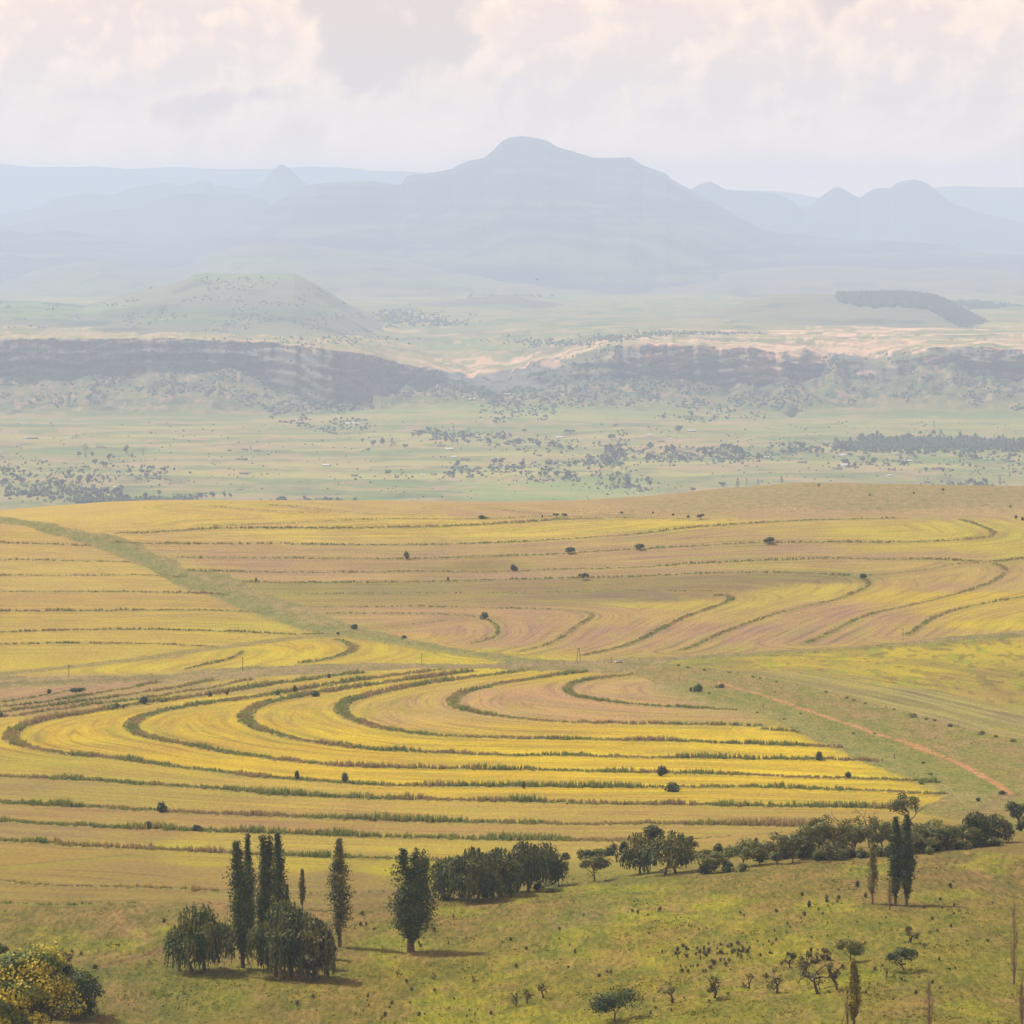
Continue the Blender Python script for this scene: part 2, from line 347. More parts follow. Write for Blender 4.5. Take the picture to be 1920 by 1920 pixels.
# ragged copies of the pixel coordinates so that zone edges are not ruler-straight
jx = (fbm(XX / 9, DD / 22, 3) - .5) * 14; jy = (fbm(XX / 9 + 50, DD / 22, 3) - .5) * 5
QX = PX + jx; QY = PY + jy
def poly(s):
    P = pts(s); x0, x1 = P[:, 0].min(), P[:, 0].max(); y0, y1 = P[:, 1].min(), P[:, 1].max(); ins = np.zeros((NR, NC), bool)
    c0, c1 = np.searchsorted(pxs, x0 - 10), np.searchsorted(pxs, x1 + 10); X = QX[:, c0:c1]; Y = QY[:, c0:c1]; o = np.zeros(X.shape, bool)
    for i in range(len(P)):
        ax, ay = P[i]; bx, by = P[(i + 1) % len(P)]
        if ay == by: continue
        o ^= ((ay > Y) != (by > Y)) & (X < (bx - ax) * (Y - ay) / (by - ay) + ax)
    ins[:, c0:c1] = o; return ins

SEED = """
100,962,216,182,104 300,975,218,184,100 500,965,214,180,100 700,955,204,172,118 900,958,198,162,128 1100,956,198,165,126 600,984,216,182,98 800,980,216,182,98
40,1002,208,172,104 100,1006,206,170,104 80,1037,206,172,108 180,1040,202,168,108 100,1064,208,176,104 250,1068,208,176,100 100,1094,206,174,104 300,1094,208,176,98 100,1125,200,162,96 350,1128,200,164,92 100,1163,202,168,86 350,1163,202,172,82 520,1172,206,180,78 100,1197,204,172,84 300,1195,204,172,84 450,1196,206,176,78 100,1228,204,176,78 250,1222,202,174,80 200,1250,208,182,66 350,1238,206,176,74 480,1235,212,182,68 580,1215,216,184,66 560,1235,214,184,66 720,1215,206,178,66 700,1238,206,176,70 850,1235,206,180,66
600,1005,220,188,100 300,1008,208,170,108 1000,1000,222,190,94 1250,984,222,192,88 450,1035,190,154,120 700,1030,192,158,118 1000,1027,190,155,122 1250,1010,192,156,122 1400,1000,196,162,118 1450,992,200,168,104 1650,995,206,182,84 1750,990,206,182,86 1890,990,202,176,92 1890,1022,206,180,82 500,1060,188,148,124 800,1055,186,150,114 880,1060,160,135,85 1100,1052,192,156,118 1300,1042,188,150,124 1500,1032,190,155,120 1650,1030,204,176,84 1850,1026,206,180,82 1700,1040,184,146,122 600,1083,196,156,126 1000,1080,188,150,126 1250,1068,192,158,118 1450,1062,194,162,108 1700,1058,196,164,104 550,1103,162,146,88 750,1103,158,142,92 1000,1098,162,136,96 1100,1096,160,136,92 1300,1090,156,134,94 1450,1085,150,126,96 1550,1087,150,124,96
600,1127,172,148,92 850,1126,168,142,96 1000,1126,160,134,98 1200,1115,148,120,102 1350,1100,146,118,98 1250,1122,150,124,96 680,1145,192,156,112 850,1147,190,152,118 1000,1150,190,150,124 750,1163,192,154,116 850,1180,190,150,124 800,1197,204,166,96 1000,1180,188,146,126 900,1200,190,150,120 1150,1165,194,158,110 1250,1135,204,176,82 1200,1145,196,160,110 1320,1130,204,174,84 1150,1195,190,152,116 1200,1185,188,148,122 1400,1135,202,174,84 1350,1160,196,162,100 1300,1180,190,150,118 1250,1205,192,156,112 1500,1110,204,178,80 1580,1100,204,176,84 1550,1140,190,150,120 1450,1180,186,146,124 1600,1150,188,148,122 1400,1200,188,150,120 1700,1095,196,160,106 1780,1085,198,164,102 1700,1120,212,178,70 1800,1100,192,154,114 1650,1165,192,154,114 1600,1185,190,152,114 1850,1118,214,180,66 1900,1100,196,164,108 1780,1145,206,172,84 1850,1172,212,182,60 1750,1185,196,162,104 1900,1150,204,172,84
1300,950,178,154,116 1500,935,174,152,116 1800,935,172,150,118 1650,950,170,148,114 1500,964,192,158,128 1750,965,196,162,130 1200,960,186,156,122
1500,1245,196,170,62 1600,1228,202,176,54 1800,1220,200,176,52 1900,1215,198,172,58 1850,1265,178,154,68 1700,1260,196,174,50 1650,1280,192,168,60 1900,1290,184,158,66 1850,1300,184,154,80 1560,1275,172,152,92 1650,1300,164,146,102 1750,1320,166,148,98 1880,1350,166,148,96 1450,1262,186,158,84 1400,1252,190,166,64 1330,1248,180,156,78 1900,1320,180,156,76
60,1300,188,148,118 200,1288,186,144,118 260,1278,186,146,116 50,1318,184,146,112 150,1312,182,144,108 330,1283,186,160,96 430,1272,190,162,96 250,1308,180,156,98 380,1290,180,152,104 60,1338,188,156,92 450,1285,212,180,78 560,1275,216,182,64 560,1266,196,168,90 300,1312,214,180,70 100,1350,212,175,74 400,1310,218,182,62 700,1275,218,184,58 650,1290,216,182,60 750,1285,214,180,64 900,1262,218,186,60 980,1268,210,178,66 200,1340,216,178,62 200,1370,216,178,56 130,1385,214,176,58 300,1400,208,170,66 400,1355,214,176,60 330,1360,206,172,66 550,1345,206,172,74 520,1330,210,176,66 620,1340,218,182,58 650,1310,208,172,74 700,1330,204,172,84 760,1320,204,168,104 760,1345,206,166,108 850,1290,204,170,90 950,1300,206,158,126 1050,1325,206,160,124 900,1320,206,160,122 1250,1300,200,160,124 1180,1290,200,158,126 1300,1315,196,158,116 1150,1340,206,160,124 1300,1345,196,160,110 950,1338,204,164,116 850,1362,210,168,90 1000,1366,214,176,66 600,1375,222,186,50 700,1390,222,186,50 900,1373,212,176,70 1200,1375,224,188,46 1450,1382,228,190,44 500,1400,212,172,62 600,1410,216,178,56 1000,1402,224,188,46 1500,1412,228,190,40 350,1420,214,176,58 600,1448,222,182,50 450,1435,220,180,52 1000,1432,224,186,42 1500,1442,228,190,40 1000,1462,222,182,46 1550,1470,226,190,42 1300,1466,224,186,44 1650,1455,222,190,44 800,1455,220,180,50
60,1425,192,168,68 200,1440,192,164,72 330,1458,194,164,78 500,1475,204,170,78 900,1490,212,174,60 1400,1497,216,178,58 1600,1502,214,178,62 150,1485,184,158,78 50,1480,172,144,90 350,1498,186,158,76 600,1512,202,164,86 900,1520,204,168,84 1200,1528,196,158,84 1450,1530,190,156,82 150,1528,178,142,88 400,1545,184,144,88 600,1552,188,146,90 900,1558,188,148,88 1300,1562,186,152,80 100,1562,170,138,92 300,1568,176,142,84 350,1578,194,170,70 600,1584,194,164,82 450,1585,190,164,76 800,1592,198,170,72 1050,1590,190,158,84 50,1605,176,142,72 250,1612,170,140,76 350,1612,186,164,62 550,1620,192,168,60 750,1630,186,168,50 100,1630,170,140,74 300,1640,168,138,80 450,1650,170,138,78 650,1650,160,134,74 50,1680,164,138,76 250,1685,162,136,78 420,1690,160,128,84 600,1690,152,128,74
100,1715,148,128,68 350,1715,142,128,62 700,1700,148,124,72 250,1735,158,132,84 100,1765,146,130,62 250,1790,138,126,58 300,1850,132,128,50 240,1870,136,124,62 200,1830,128,124,56 450,1860,146,140,48 600,1870,152,132,60 750,1740,142,126,60 700,1900,150,130,58 850,1720,150,126,66 900,1690,144,124,64 1000,1690,146,130,60 950,1760,150,134,58 900,1850,154,140,48 800,1830,148,132,50 1100,1720,138,132,66 1150,1680,144,136,58 1250,1700,160,152,44 1320,1695,166,156,44 1200,1750,160,144,46 1150,1790,158,144,44 1450,1690,152,132,64 1500,1740,158,146,46 1450,1760,162,148,44 1650,1740,150,140,54 1700,1690,148,124,66 1800,1650,150,124,72 1880,1600,146,122,68 1750,1720,148,136,54 1850,1760,148,134,54 1880,1820,150,140,48 1800,1870,146,132,52 1650,1800,152,138,48 1650,1900,146,132,52 1500,1900,152,144,44 1400,1870,150,138,48 1250,1850,152,138,46 1250,1900,150,136,48 1050,1860,152,138,46 1000,1910,154,136,50 1580,1640,148,126,66 1350,1650,146,128,64 500,1910,146,130,60 850,1900,154,142,42
"""
seeds = np.array([tuple(map(float, s.split(','))) for s in SEED.split()])
gx = np.arange(-140, 2081, 12.0); gy = np.arange(900, 2000, 3.0); GX, GY = np.meshgrid(gx, gy)
num = np.zeros(GX.shape + (3,)); den = np.zeros(GX.shape)
seeds_l = np.stack([np.vectorize(lin)(seeds[:, i]) for i in (2, 3, 4)], 1)
for (sx, sy, *_), c in zip(seeds, seeds_l):
    k = 1.0 if sy < 1560 else 1.6
    w = 1.0 / (0.02 + ((GX - sx) / (75 * (1 if sy < 1640 else .8))) ** 2 + ((GY - sy) / (7.0 * k * (1 if sy < 1640 else 2.2))) ** 2) ** 2
    num += w[..., None] * c; den += w
grid = num / den[..., None]
def samp(px, py):
    fx = np.clip((px - gx[0]) / 12, 0, len(gx) - 1.001); fy = np.clip((py - gy[0]) / 3, 0, len(gy) - 1.001)
    ix = fx.astype(int); iy = fy.astype(int); u = (fx - ix)[..., None]; v = (fy - iy)[..., None]
    return (grid[iy, ix] * (1 - u) + grid[iy, ix + 1] * u) * (1 - v) + (grid[iy + 1, ix] * (1 - u) + grid[iy + 1, ix + 1] * u) * v
C = samp(PX + jx, PY + jy * .5).astype(np.float32)
ZK = np.zeros((NR, NC), np.float32)       # 0 crop field, 1 pasture or rough grass
def paint(mask, c, a=1.0, zk=None):
    global C, ZK
    m = (mask.astype(np.float32) * a)[..., None]; C = C * (1 - m) + np.array(c, np.float32) * m
    if zk is not None: ZK = ZK * (1 - m[..., 0]) + zk * m[..., 0]
pat = fbm(XX / 14, DD / 30, 4)[..., None]
def paint2(mask, c1, c2, a=1.0, zk=1.0):
    global C, ZK
    m = (mask.astype(np.float32) * a)[..., None]; t = sst(.35, .65, pat)
    C = C * (1 - m) + (np.array(c1, np.float32) * (1 - t) + np.array(c2, np.float32) * t) * m; ZK = ZK * (1 - m[..., 0]) + zk * m[..., 0]
diag = poly("-140,962 0,969 50,975 100,983 150,994 175,1000 205,1003 230,1008 270,1024 290,1040 335,1048 345,1065 430,1078 460,1090 480,1104 530,1122 570,1135 590,1150 640,1163 690,1178 750,1192 850,1214 960,1231 1100,1242 1100,1252 960,1250 935,1236 860,1223 760,1207 660,1190 610,1189 560,1177 520,1162 475,1147 440,1136 400,1121 380,1108 345,1106 300,1077 240,1050 190,1032 155,1018 86,1000 50,987 0,981 -140,976")
paint2(diag, S(156, 142, 92), S(172, 150, 106))
dc = line_mask("0,973 60,983 150,1007 200,1020 250,1042 300,1066 400,1108 500,1150 600,1182 700,1198 850,1222 960,1238", 9, 10)
paint(dc, S(144, 142, 82), .7, 1)
paint2(poly("-140,1266 0,1262 60,1268 130,1268 250,1266 330,1262 420,1252 560,1248 700,1243 800,1245 960,1244 1060,1240 1180,1234 1300,1228 1400,1222 1520,1216 1650,1208 1760,1196 1920,1182 2060,1172 2060,1186 1920,1192 1720,1206 1600,1214 1500,1220 1400,1228 1260,1240 1240,1250 1180,1262 1060,1258 860,1254 760,1256 640,1260 520,1268 400,1276 280,1278 160,1284 0,1292 -140,1296"), S(158, 138, 96), S(170, 148, 106))
paint(line_mask("-100,1276 0,1276 200,1273 400,1265 525,1260 705,1255 930,1249 1062,1245 1135,1240 1199,1239 1281,1232 1397,1223 1560,1214 1700,1204 1920,1190", 3, 4), S(176, 142, 118), .75, 1)
paint(line_mask("-100,1283 0,1283 150,1278 300,1271", 8, 10), S(140, 126, 78), .7, 1)
paint(line_mask("1300,1236 1450,1226 1600,1217 1750,1206 1920,1192", 6, 10), S(138, 138, 72), .6, 1)
corr = poly("1195,1248 1240,1243 1300,1249 1380,1259 1500,1283 1560,1297 1660,1322 1750,1348 1850,1376 1920,1388 2060,1420 2060,1560 1920,1560 1830,1548 1760,1530 1700,1520 1780,1492 1750,1470 1670,1447 1600,1424 1580,1402 1520,1386 1450,1347 1380,1322 1300,1303 1230,1282 1190,1264")
paint2(corr, S(164, 140, 88), S(152, 142, 74))
paint(line_mask("1230,1280 1330,1318 1400,1330 1480,1345 1560,1388 1640,1420 1720,1452 1790,1485 1820,1500", 7, 10), S(178, 158, 112), .55, 1)
paint(line_mask("1300,1296 1400,1318 1500,1350 1600,1390 1700,1430 1790,1462 1850,1480", 16, 25), S(138, 142, 60), .5, 1)
paint(line_mask("1220,1260 1280,1270 1340,1282", 3, 4), S(176, 146, 106), .7, 1)
wv = (fbm(XX / 3, DD / 5, 3) - .5) * 3
def red(s, w, a):
    m = line_mask(s, w, 1.6); paint(m * (fbm(XX / 2.2, DD / 4, 2) > .27), S(222, 152, 118), a * .95, .5)
red("1350,1280 1370,1287 1400,1296 1440,1307", 1.4, .9); red("1440,1307 1480,1320 1520,1334 1560,1348 1600,1361 1640,1375 1680,1386", 1.9, .95); red("1680,1386 1700,1392 1730,1407 1780,1424 1830,1448 1870,1470 1895,1489", 2.1, .95)
red("1710,1394 1730,1404 1745,1412", 3.8, .95)
paint(line_mask("1895,1490 1880,1500 1850,1512 1800,1528", 3, 4), S(158, 132, 92), .8, 1)
# tracks on the left block and the foreground hillside
paint(line_mask("0,1264 25,1261 75,1256 175,1245 275,1234 375,1219 475,1207 530,1199 580,1194 640,1192", 9, 6), S(160, 142, 92), .85, 1)
paint(line_mask("0,1628 60,1624 120,1618 180,1612 240,1606 290,1602", 2.0, 3), S(150, 148, 52), .8, 0)
paint(line_mask("0,1623 60,1619 120,1613 180,1608 240,1603", 1.2, 2), S(112, 100, 50), .6, 0)
paint(line_mask("300,1780 250,1798 215,1806 190,1816", 1.0, 1.6), S(132, 94, 76), .8, 1)
paint(line_mask("300,1570 360,1572 480,1574 700,1580 1000,1586", 1.2, 3), S(206, 182, 62), .4, 0)
past = PY > 1700 - 60 * sst(700, 1100, PX) - 45 * sst(1200, 1900, PX) + (fbm(XX / 20, DD / 30, 3) - .5) * 30
ZK = np.maximum(ZK, past.astype(np.float32)); ZK = np.maximum(ZK, (poly("1060,950 1200,940 1350,920 1500,905 1920,905 2200,905 2200,965 1920,962 1500,962 1200,966 1060,966")).astype(np.float32))
# lime green and dry flushes of the pasture
lush = sst(.54, .68, fbm(XX / 16 + 9, DD / 30 + 3, 4)) * past; dry = sst(.55, .7, fbm(XX / 12 + 90, DD / 26 + 33, 4)) * past
paint(lush, S(172, 166, 40), .60); paint(dry, S(168, 134, 84), .42); paint(sst(.56, .66, fbm(XX / 7 + 19, DD / 16 + 3, 4)) * past, S(124, 122, 54), .38)
bare_e = sst(.66, .72, fbm(XX / 5 + 70, DD / 7 + 3, 3)) * past * (PX > 0); paint(bare_e, S(170, 132, 100), .3)
for ps in ("1240,1700 1330,1690 1420,1672 1500,1668", "900,1745 1000,1738 1100,1736 1200,1728", "1640,1748 1720,1746 1800,1742 1900,1730", "320,1780 420,1740 560,1716 640,1690", "1100,1880 1240,1870 1400,1866 1560,1850"): paint(line_mask(ps, .8, 1.2), S(168, 132, 92), .55)
# weedy banks between the strips: the soil and grass under the weeds
bm = (1 - sst(.42, .62, dist / np.maximum(bw, .1) + (fbm(XX / 4, DD / 6, 2) - .5) * .22)) * (dist < RM)
bt = sst(.4, .6, fbm(XX / 25, DD / 60, 3))[..., None]
bc = (np.array(S(142, 142, 74)) * (1 - bt) + np.array(S(160, 140, 92)) * bt)
C = C * (1 - bm[..., None] * .80) + bc * bm[..., None] * .80; ZK = np.maximum(ZK, bm)
# row pattern along the banks
jrow = np.stack([dist, along, bw], -1)
# low relief: banks stand 0.4 m proud, pasture is lumpy
rel = bm * .35 + ZK * (fbm(XX / 7, DD / 7, 4) - .5) * .9 + (fbm(XX / 60, DD / 60, 2) - .5) * .8
Zg = -(Hg) + rel * sst(420, 560, DD)
V = np.stack([XX, DD, Zg], -1).reshape(-1, 3)
idx = np.arange(NR * NC).reshape(NR, NC)
Q = np.stack([idx[:-1, :-1], idx[:-1, 1:], idx[1:, 1:], idx[1:, :-1]], -1).reshape(-1, 4)
GAIN = 0.45
fld = (1 - ZK) * (dist > bw * .6) * (dist < RM - 2)
ph = dist * 6.283 / 8.5 + (fbm(XX / 40, DD / 120, 2) - .5) * 5
C *= (1 - .13 * fld * sst(.1, .9, np.sin(ph)) * sst(.35, .6, fbm(along / 70 + 3, dist / 5, 3)))[..., None]
C += (np.array(S(60, 40, 30)) * (fld * sst(.80, .97, np.sin(ph * .5 + 1)) * sst(.45, .6, fbm(along / 50 + 31, dist / 8, 3)))[..., None]).astype(np.float32)
paint(fld * sst(.53, .64, fbm(along / 55 + 13, dist / 9 + bw, 4)) * (PY < 1640), S(176, 146, 76), .42); paint(fld * sst(.58, .68, fbm(along / 40 + 73, dist / 7 + bw, 4)), S(164, 162, 62), .34)
rf = poly("1240,1243 1400,1230 1560,1215 1720,1206 1920,1192 2040,1186 2040,1340 1920,1335 1780,1306 1650,1284 1500,1262 1330,1250")
paint(rf * sst(.52, .62, fbm(XX / 16 + 7, DD / 50 + dist / 20, 4)), S(160, 138, 70), .6); paint(rf * sst(.58, .66, fbm(XX / 9 + 27, DD / 30 + 9, 4)), S(146, 156, 52), .5); paint(rf * sst(.64, .70, fbm(XX / 5 + 47, DD / 16 + 19, 3)), S(120, 96, 66), .5)
stz = poly("1330,1262 1400,1262 1520,1266 1650,1290 1780,1312 1920,1348 2040,1380 2040,1412 1920,1386 1850,1376 1750,1348 1660,1322 1560,1297 1500,1283 1380,1259")
stz = poly("1300,1258 1400,1256 1520,1262 1650,1282 1780,1302 1920,1330 2040,1350 2040,1412 1920,1386 1850,1376 1750,1348 1660,1322 1560,1297 1500,1283 1380,1262") * 1.0; stn = dist + (fbm(along / 60, dist / 14, 3) - .5) * 7
paint(stz, S(180, 160, 104), .40); paint(stz * sst(-.1, .6, np.sin(stn * 6.283 / 8.5)) * sst(.25, .5, fbm(along / 30, dist / 5, 3)), S(188, 168, 126), .55); paint(stz * sst(.2, .8, np.sin(stn * 6.283 / 8.5 + 2.6)), S(150, 146, 56), .5); paint(stz * sst(.7, .95, np.sin(stn * 6.283 / 21 + 1)), S(112, 98, 62), .45)
C *= np.array([.985, 1.07, .80], np.float32); C[..., 2] *= (1 + .04 * (1 - ZK)); yl_ = sst(5, 13, C[..., 1] / np.maximum(C[..., 2], 1e-3)) * (1 - ZK); C *= 1 + .07 * yl_[..., None]; C[..., 2] *= 1 - .42 * yl_
C2 = np.clip(C, 0, 1) * GAIN * 1.02 * (1 - .09 * (past & (PY > 1500)))[..., None]
me = mesh('near_ground', V, Q, C2.reshape(-1, 3), {'row': jrow.reshape(-1, 3), 'rough': ZK.ravel()}, smooth=True)

def scaled(v, sx, sy, sz):
    n = N(t, 'ShaderNodeMapping'); L(t, v, n.inputs[0]); n.inputs[3].default_value = (sx, sy, sz); return n.outputs[0]
m, t, p = new_mat('fields_and_pasture')
tcn = N(t, 'ShaderNodeTexCoord'); O = tcn.outputs['Object']
aC = N(t, 'ShaderNodeAttribute', attribute_name='Col'); aR = N(t, 'ShaderNodeAttribute', attribute_name='row'); aZ = N(t, 'ShaderNodeAttribute', attribute_name='rough')
rowA = NOISE(t, scaled(aR.outputs['Vector'], .20, .008, 0), 1.0, 5, .65)     # rows following the banks
rowB = NOISE(t, scaled(aR.outputs['Vector'], .075, .004, 0), 1.0, 3, .55)
grain = NOISE(t, scaled(O, .8, .13, 0), 1.0, 5, .7); patch = NOISE(t, scaled(O, .03, .018, 0), 1.0, 4, .6); mid = NOISE(t, scaled(O, .16, .04, 0), 1.0, 5, .68)
crop = aC.outputs['Color']
z = aZ.outputs['Fac']; field = M(t, 'SUBTRACT', 1.0, z, clamp=True)
tan = MIX(t, 1.0, crop, (0.87, 0.80, 1.02), 'MULTIPLY'); yel = MIX(t, 1.0, crop, (1.10, 1.14, .72), 'MULTIPLY')
fr = M(t, 'ADD', M(t, 'MULTIPLY', rowA, .6), M(t, 'ADD', M(t, 'MULTIPLY', rowB, .55), M(t, 'MULTIPLY', patch, .45)))
ft = MR(t, fr, .62, .98, 0, 1)
fc = MIX(t, ft, tan, yel); fc = MIX(t, .95, crop, fc)
dark = MIX(t, 1.0, fc, (.62, .58, .55), 'MULTIPLY')
fc = MIX(t, M(t, 'MULTIPLY', MR(t, rowA, .34, .47, 1, 0), .60), fc, dark)
pg = MIX(t, 1.0, crop, (.62, .74, .42), 'MULTIPLY'); pb = MIX(t, 1.0, crop, (1.25, 1.10, 1.30), 'MULTIPLY')
pt = MR(t, M(t, 'ADD', M(t, 'MULTIPLY', mid, .6), M(t, 'MULTIPLY', grain, .4)), .36, .64)
pc = MIX(t, pt, pg, pb)
cc = MIX(t, z, fc, pc)
gr = MR(t, grain, .30, .70, .70, 1.30, False)
gv = N(t, 'ShaderNodeCombineXYZ')
for i in range(3): L(t, gr, gv.inputs[i])
L(t, MIX(t, 1.0, cc, gv.outputs[0], 'MULTIPLY'), p.inputs['Base Color'])
bmp = N(t, 'ShaderNodeBump'); bmp.inputs['Strength'].default_value = .8; bmp.inputs['Distance'].default_value = .35
L(t, M(t, 'ADD', M(t, 'MULTIPLY', rowA, .7), M(t, 'ADD', grain, mid)), bmp.inputs['Height']); L(t, bmp.outputs[0], p.inputs['Normal'])
p.inputs['Roughness'].default_value = .95; p.inputs['Specular IOR Level'].default_value = .1
tag(obj('ground', me, m), kind='structure')
del V, Q

# weeds on the banks: 6 spiky blades a clump, all clumps joined
def blades(P, h, w, colr, n=5, lean=.35, wk=.30):
    """P (k,3) clump bases, h,w heights and widths (k), colr (k,3) -> tris"""
    k = len(P); a = rng.random((k, n)) * 6.283; r = np.sqrt(rng.random((k, n))) * w[:, None] * .5
    bx = P[:, 0, None] + np.cos(a) * r; by = P[:, 1, None] + np.sin(a) * r; hh = h[:, None] * (.5 + .6 * rng.random((k, n)))
    ta = rng.random((k, n)) * 6.283; ww = w[:, None] * wk * (.6 + .8 * rng.random((k, n)))
    la = rng.random((k, n)) * 6.283; ll = hh * lean * rng.random((k, n))
    v0 = np.stack([bx - np.cos(ta) * ww, by - np.sin(ta) * ww, np.broadcast_to(P[:, 2, None] - .15, bx.shape)], -1)
    v1 = np.stack([bx + np.cos(ta) * ww, by + np.sin(ta) * ww, np.broadcast_to(P[:, 2, None] - .15, bx.shape)], -1)
    v2 = np.stack([bx + np.cos(la) * ll, by + np.sin(la) * ll, P[:, 2, None] + hh], -1)
    V = np.stack([v0, v1, v2], 2).reshape(-1, 3); Fc = np.arange(len(V)).reshape(-1, 3)
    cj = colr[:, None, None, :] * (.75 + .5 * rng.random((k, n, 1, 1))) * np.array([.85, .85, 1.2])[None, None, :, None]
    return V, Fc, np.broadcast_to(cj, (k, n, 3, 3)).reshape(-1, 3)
def surfz(x, d): # ground height on the built grid, vectorised bilinear
    px = x / d * F + 960; c = np.interp(px, pxs, np.arange(NC)); r = np.interp(d, Drows, np.arange(NR))
    c0 = np.clip(c.astype(int), 0, NC - 2); r0 = np.clip(r.astype(int), 0, NR - 2); u = c - c0; w = r - r0
    return (Zg[r0, c0] * (1 - u) + Zg[r0, c0 + 1] * u) * (1 - w) + (Zg[r0 + 1, c0] * (1 - u) + Zg[r0 + 1, c0 + 1] * u) * w
wp = []; wh = []; ww_ = []; wc = []
GRN = np.array(S(112, 122, 54)); OLV = np.array(S(136, 126, 66)); BRN = np.array(S(142, 122, 84)); DGN = np.array(S(84, 100, 50))
for w, h, dn, G in BG:
    seg = np.hypot(*np.diff(G, axis=0).T); s = np.concatenate([[0], np.cumsum(seg)]); tot_l = s[-1]
    if dn == 0: continue
    n = int(tot_l * w * .38 * dn * (1.0 if G[:, 1].mean() < 2600 else .6))
    u = rng.random(n) * tot_l; x = np.interp(u, s, G[:, 0]); d = np.interp(u, s, G[:, 1])
    i = np.clip(np.searchsorted(s, u) - 1, 0, len(seg) - 1); tx = np.diff(G[:, 0])[i] / seg[i]; ty = np.diff(G[:, 1])[i] / seg[i]
    q = (rng.random(n) + rng.random(n) - 1) * w * .52; x = x - ty * q; d = d + tx * q
    wp.append(np.stack([x, d, surfz(x, d)], 1))
    var = fbm(x / 22, d / 22 + w, 3); wh.append(h * (.5 + .9 * sst(.3, .75, var)) * (.7 + .6 * rng.random(n))); ww_.append(.9 + .7 * rng.random(n))
    q1 = fbm(x / 30 + 40, d / 30, 3)[:, None]; q2 = rng.random((n, 1)); c = np.where(q1 < (.42 if G[:, 1].mean() < 2450 else .50), BRN, np.where(q1 < .50, OLV, GRN)); c = np.where(q2 < .18, OLV, c); c = np.where((q2 > .9) & (q1 > .45), DGN, c)
    wc.append(c * 1.35)
P = np.concatenate(wp); print('bank clumps', len(P))
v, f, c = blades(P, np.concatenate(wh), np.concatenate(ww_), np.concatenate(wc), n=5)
tag(obj('bank_weeds', mesh('bank_weeds', v, f, c), M_weed), 'tall weeds and grasses growing along the contour banks between the crop strips', 'weeds', kind='stuff')
# grass tufts on the pasture and the corridor
sel = np.argwhere((ZK > .6) & (DD < 2300) & (PX > -60) & (PX < 1980) & (bm < .2)); area = 1.0
pr = 1.0 / DD[sel[:, 0], sel[:, 1]] ** 1.0; pr /= pr.sum(); pick = sel[rng.choice(len(sel), 46000, replace=False, p=pr)]
x = XX[pick[:, 0], pick[:, 1]] + rng.normal(0, .3, len(pick)); d = DD[pick[:, 0], pick[:, 1]] + rng.normal(0, .8, len(pick))
cc_ = C[pick[:, 0], pick[:, 1]] * (.95 + .5 * rng.random((len(pick), 1))) * GAIN
tall = sst(.55, .75, fbm(x / 10, d / 14, 3))
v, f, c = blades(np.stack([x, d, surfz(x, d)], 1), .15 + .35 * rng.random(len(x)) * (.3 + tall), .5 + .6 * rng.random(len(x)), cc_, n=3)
tag(obj('pasture_grass', mesh('pasture_grass', v, f, c), M_weed), 'dry and green grass tufts covering the foreground pasture', 'grass', kind='stuff')
# ------------------------------------------------------------------ middle distance: valley floor, talus, sandstone cliffs, upper plateau
def I(s): P = pts(s); return P[:, 0], P[:, 1]
def prof(s, x): a, b = I(s); return np.interp(x, a, b)
mx = np.concatenate([np.arange(-1000, -140, 30), np.arange(-140, 2060, 3.0), np.arange(2070, 2950, 30)])
nz = lambda sx, o=0, k=3: fbm(mx / sx + o, mx * 0 + o, k) - .5
foot_y = prof("-900,712 0,708 60,716 140,712 220,704 300,692 380,690 440,698 480,716 520,738 570,752 620,766 680,757 730,742 760,729 820,730 900,738 960,744 1010,736 1060,716 1110,706 1170,700 1230,706 1290,716 1350,722 1420,728 1470,722 1520,712 1560,700 1600,702 1660,700 1720,700 1790,696 1850,700 1900,720 1960,726 2900,720", mx) + nz(26) * 10 + nz(34, 21) * 44 * sst(930, 1000, mx)
top_y = prof("-900,636 0,636 100,635 200,636 300,636 400,638 450,640 500,642 560,648 620,656 680,664 720,672 760,684 800,690 850,700 890,706 930,700 970,690 1010,678 1060,668 1110,658 1160,650 1220,646 1300,646 1400,652 1450,656 1500,658 1560,664 1620,664 1680,660 1740,656 1800,652 1860,652 1920,654 2900,650", mx) + nz(14, 3) * 6 + nz(40, 23) * 12 * sst(930, 1000, mx)
gorge = np.exp(-((mx - 830) / 120.0) ** 2)
Dfoot = 6150 + 160 * gorge + nz(60, 7) * 120 - 300 * np.exp(-((mx - 640) / 90.0) ** 2)
Dtop = Dfoot + 55 + nz(12, 9) * 50 + 160 * np.exp(-((mx - 1010) / 110.0) ** 2) + 150 * np.exp(-((mx - 1620) / 90.0) ** 2)
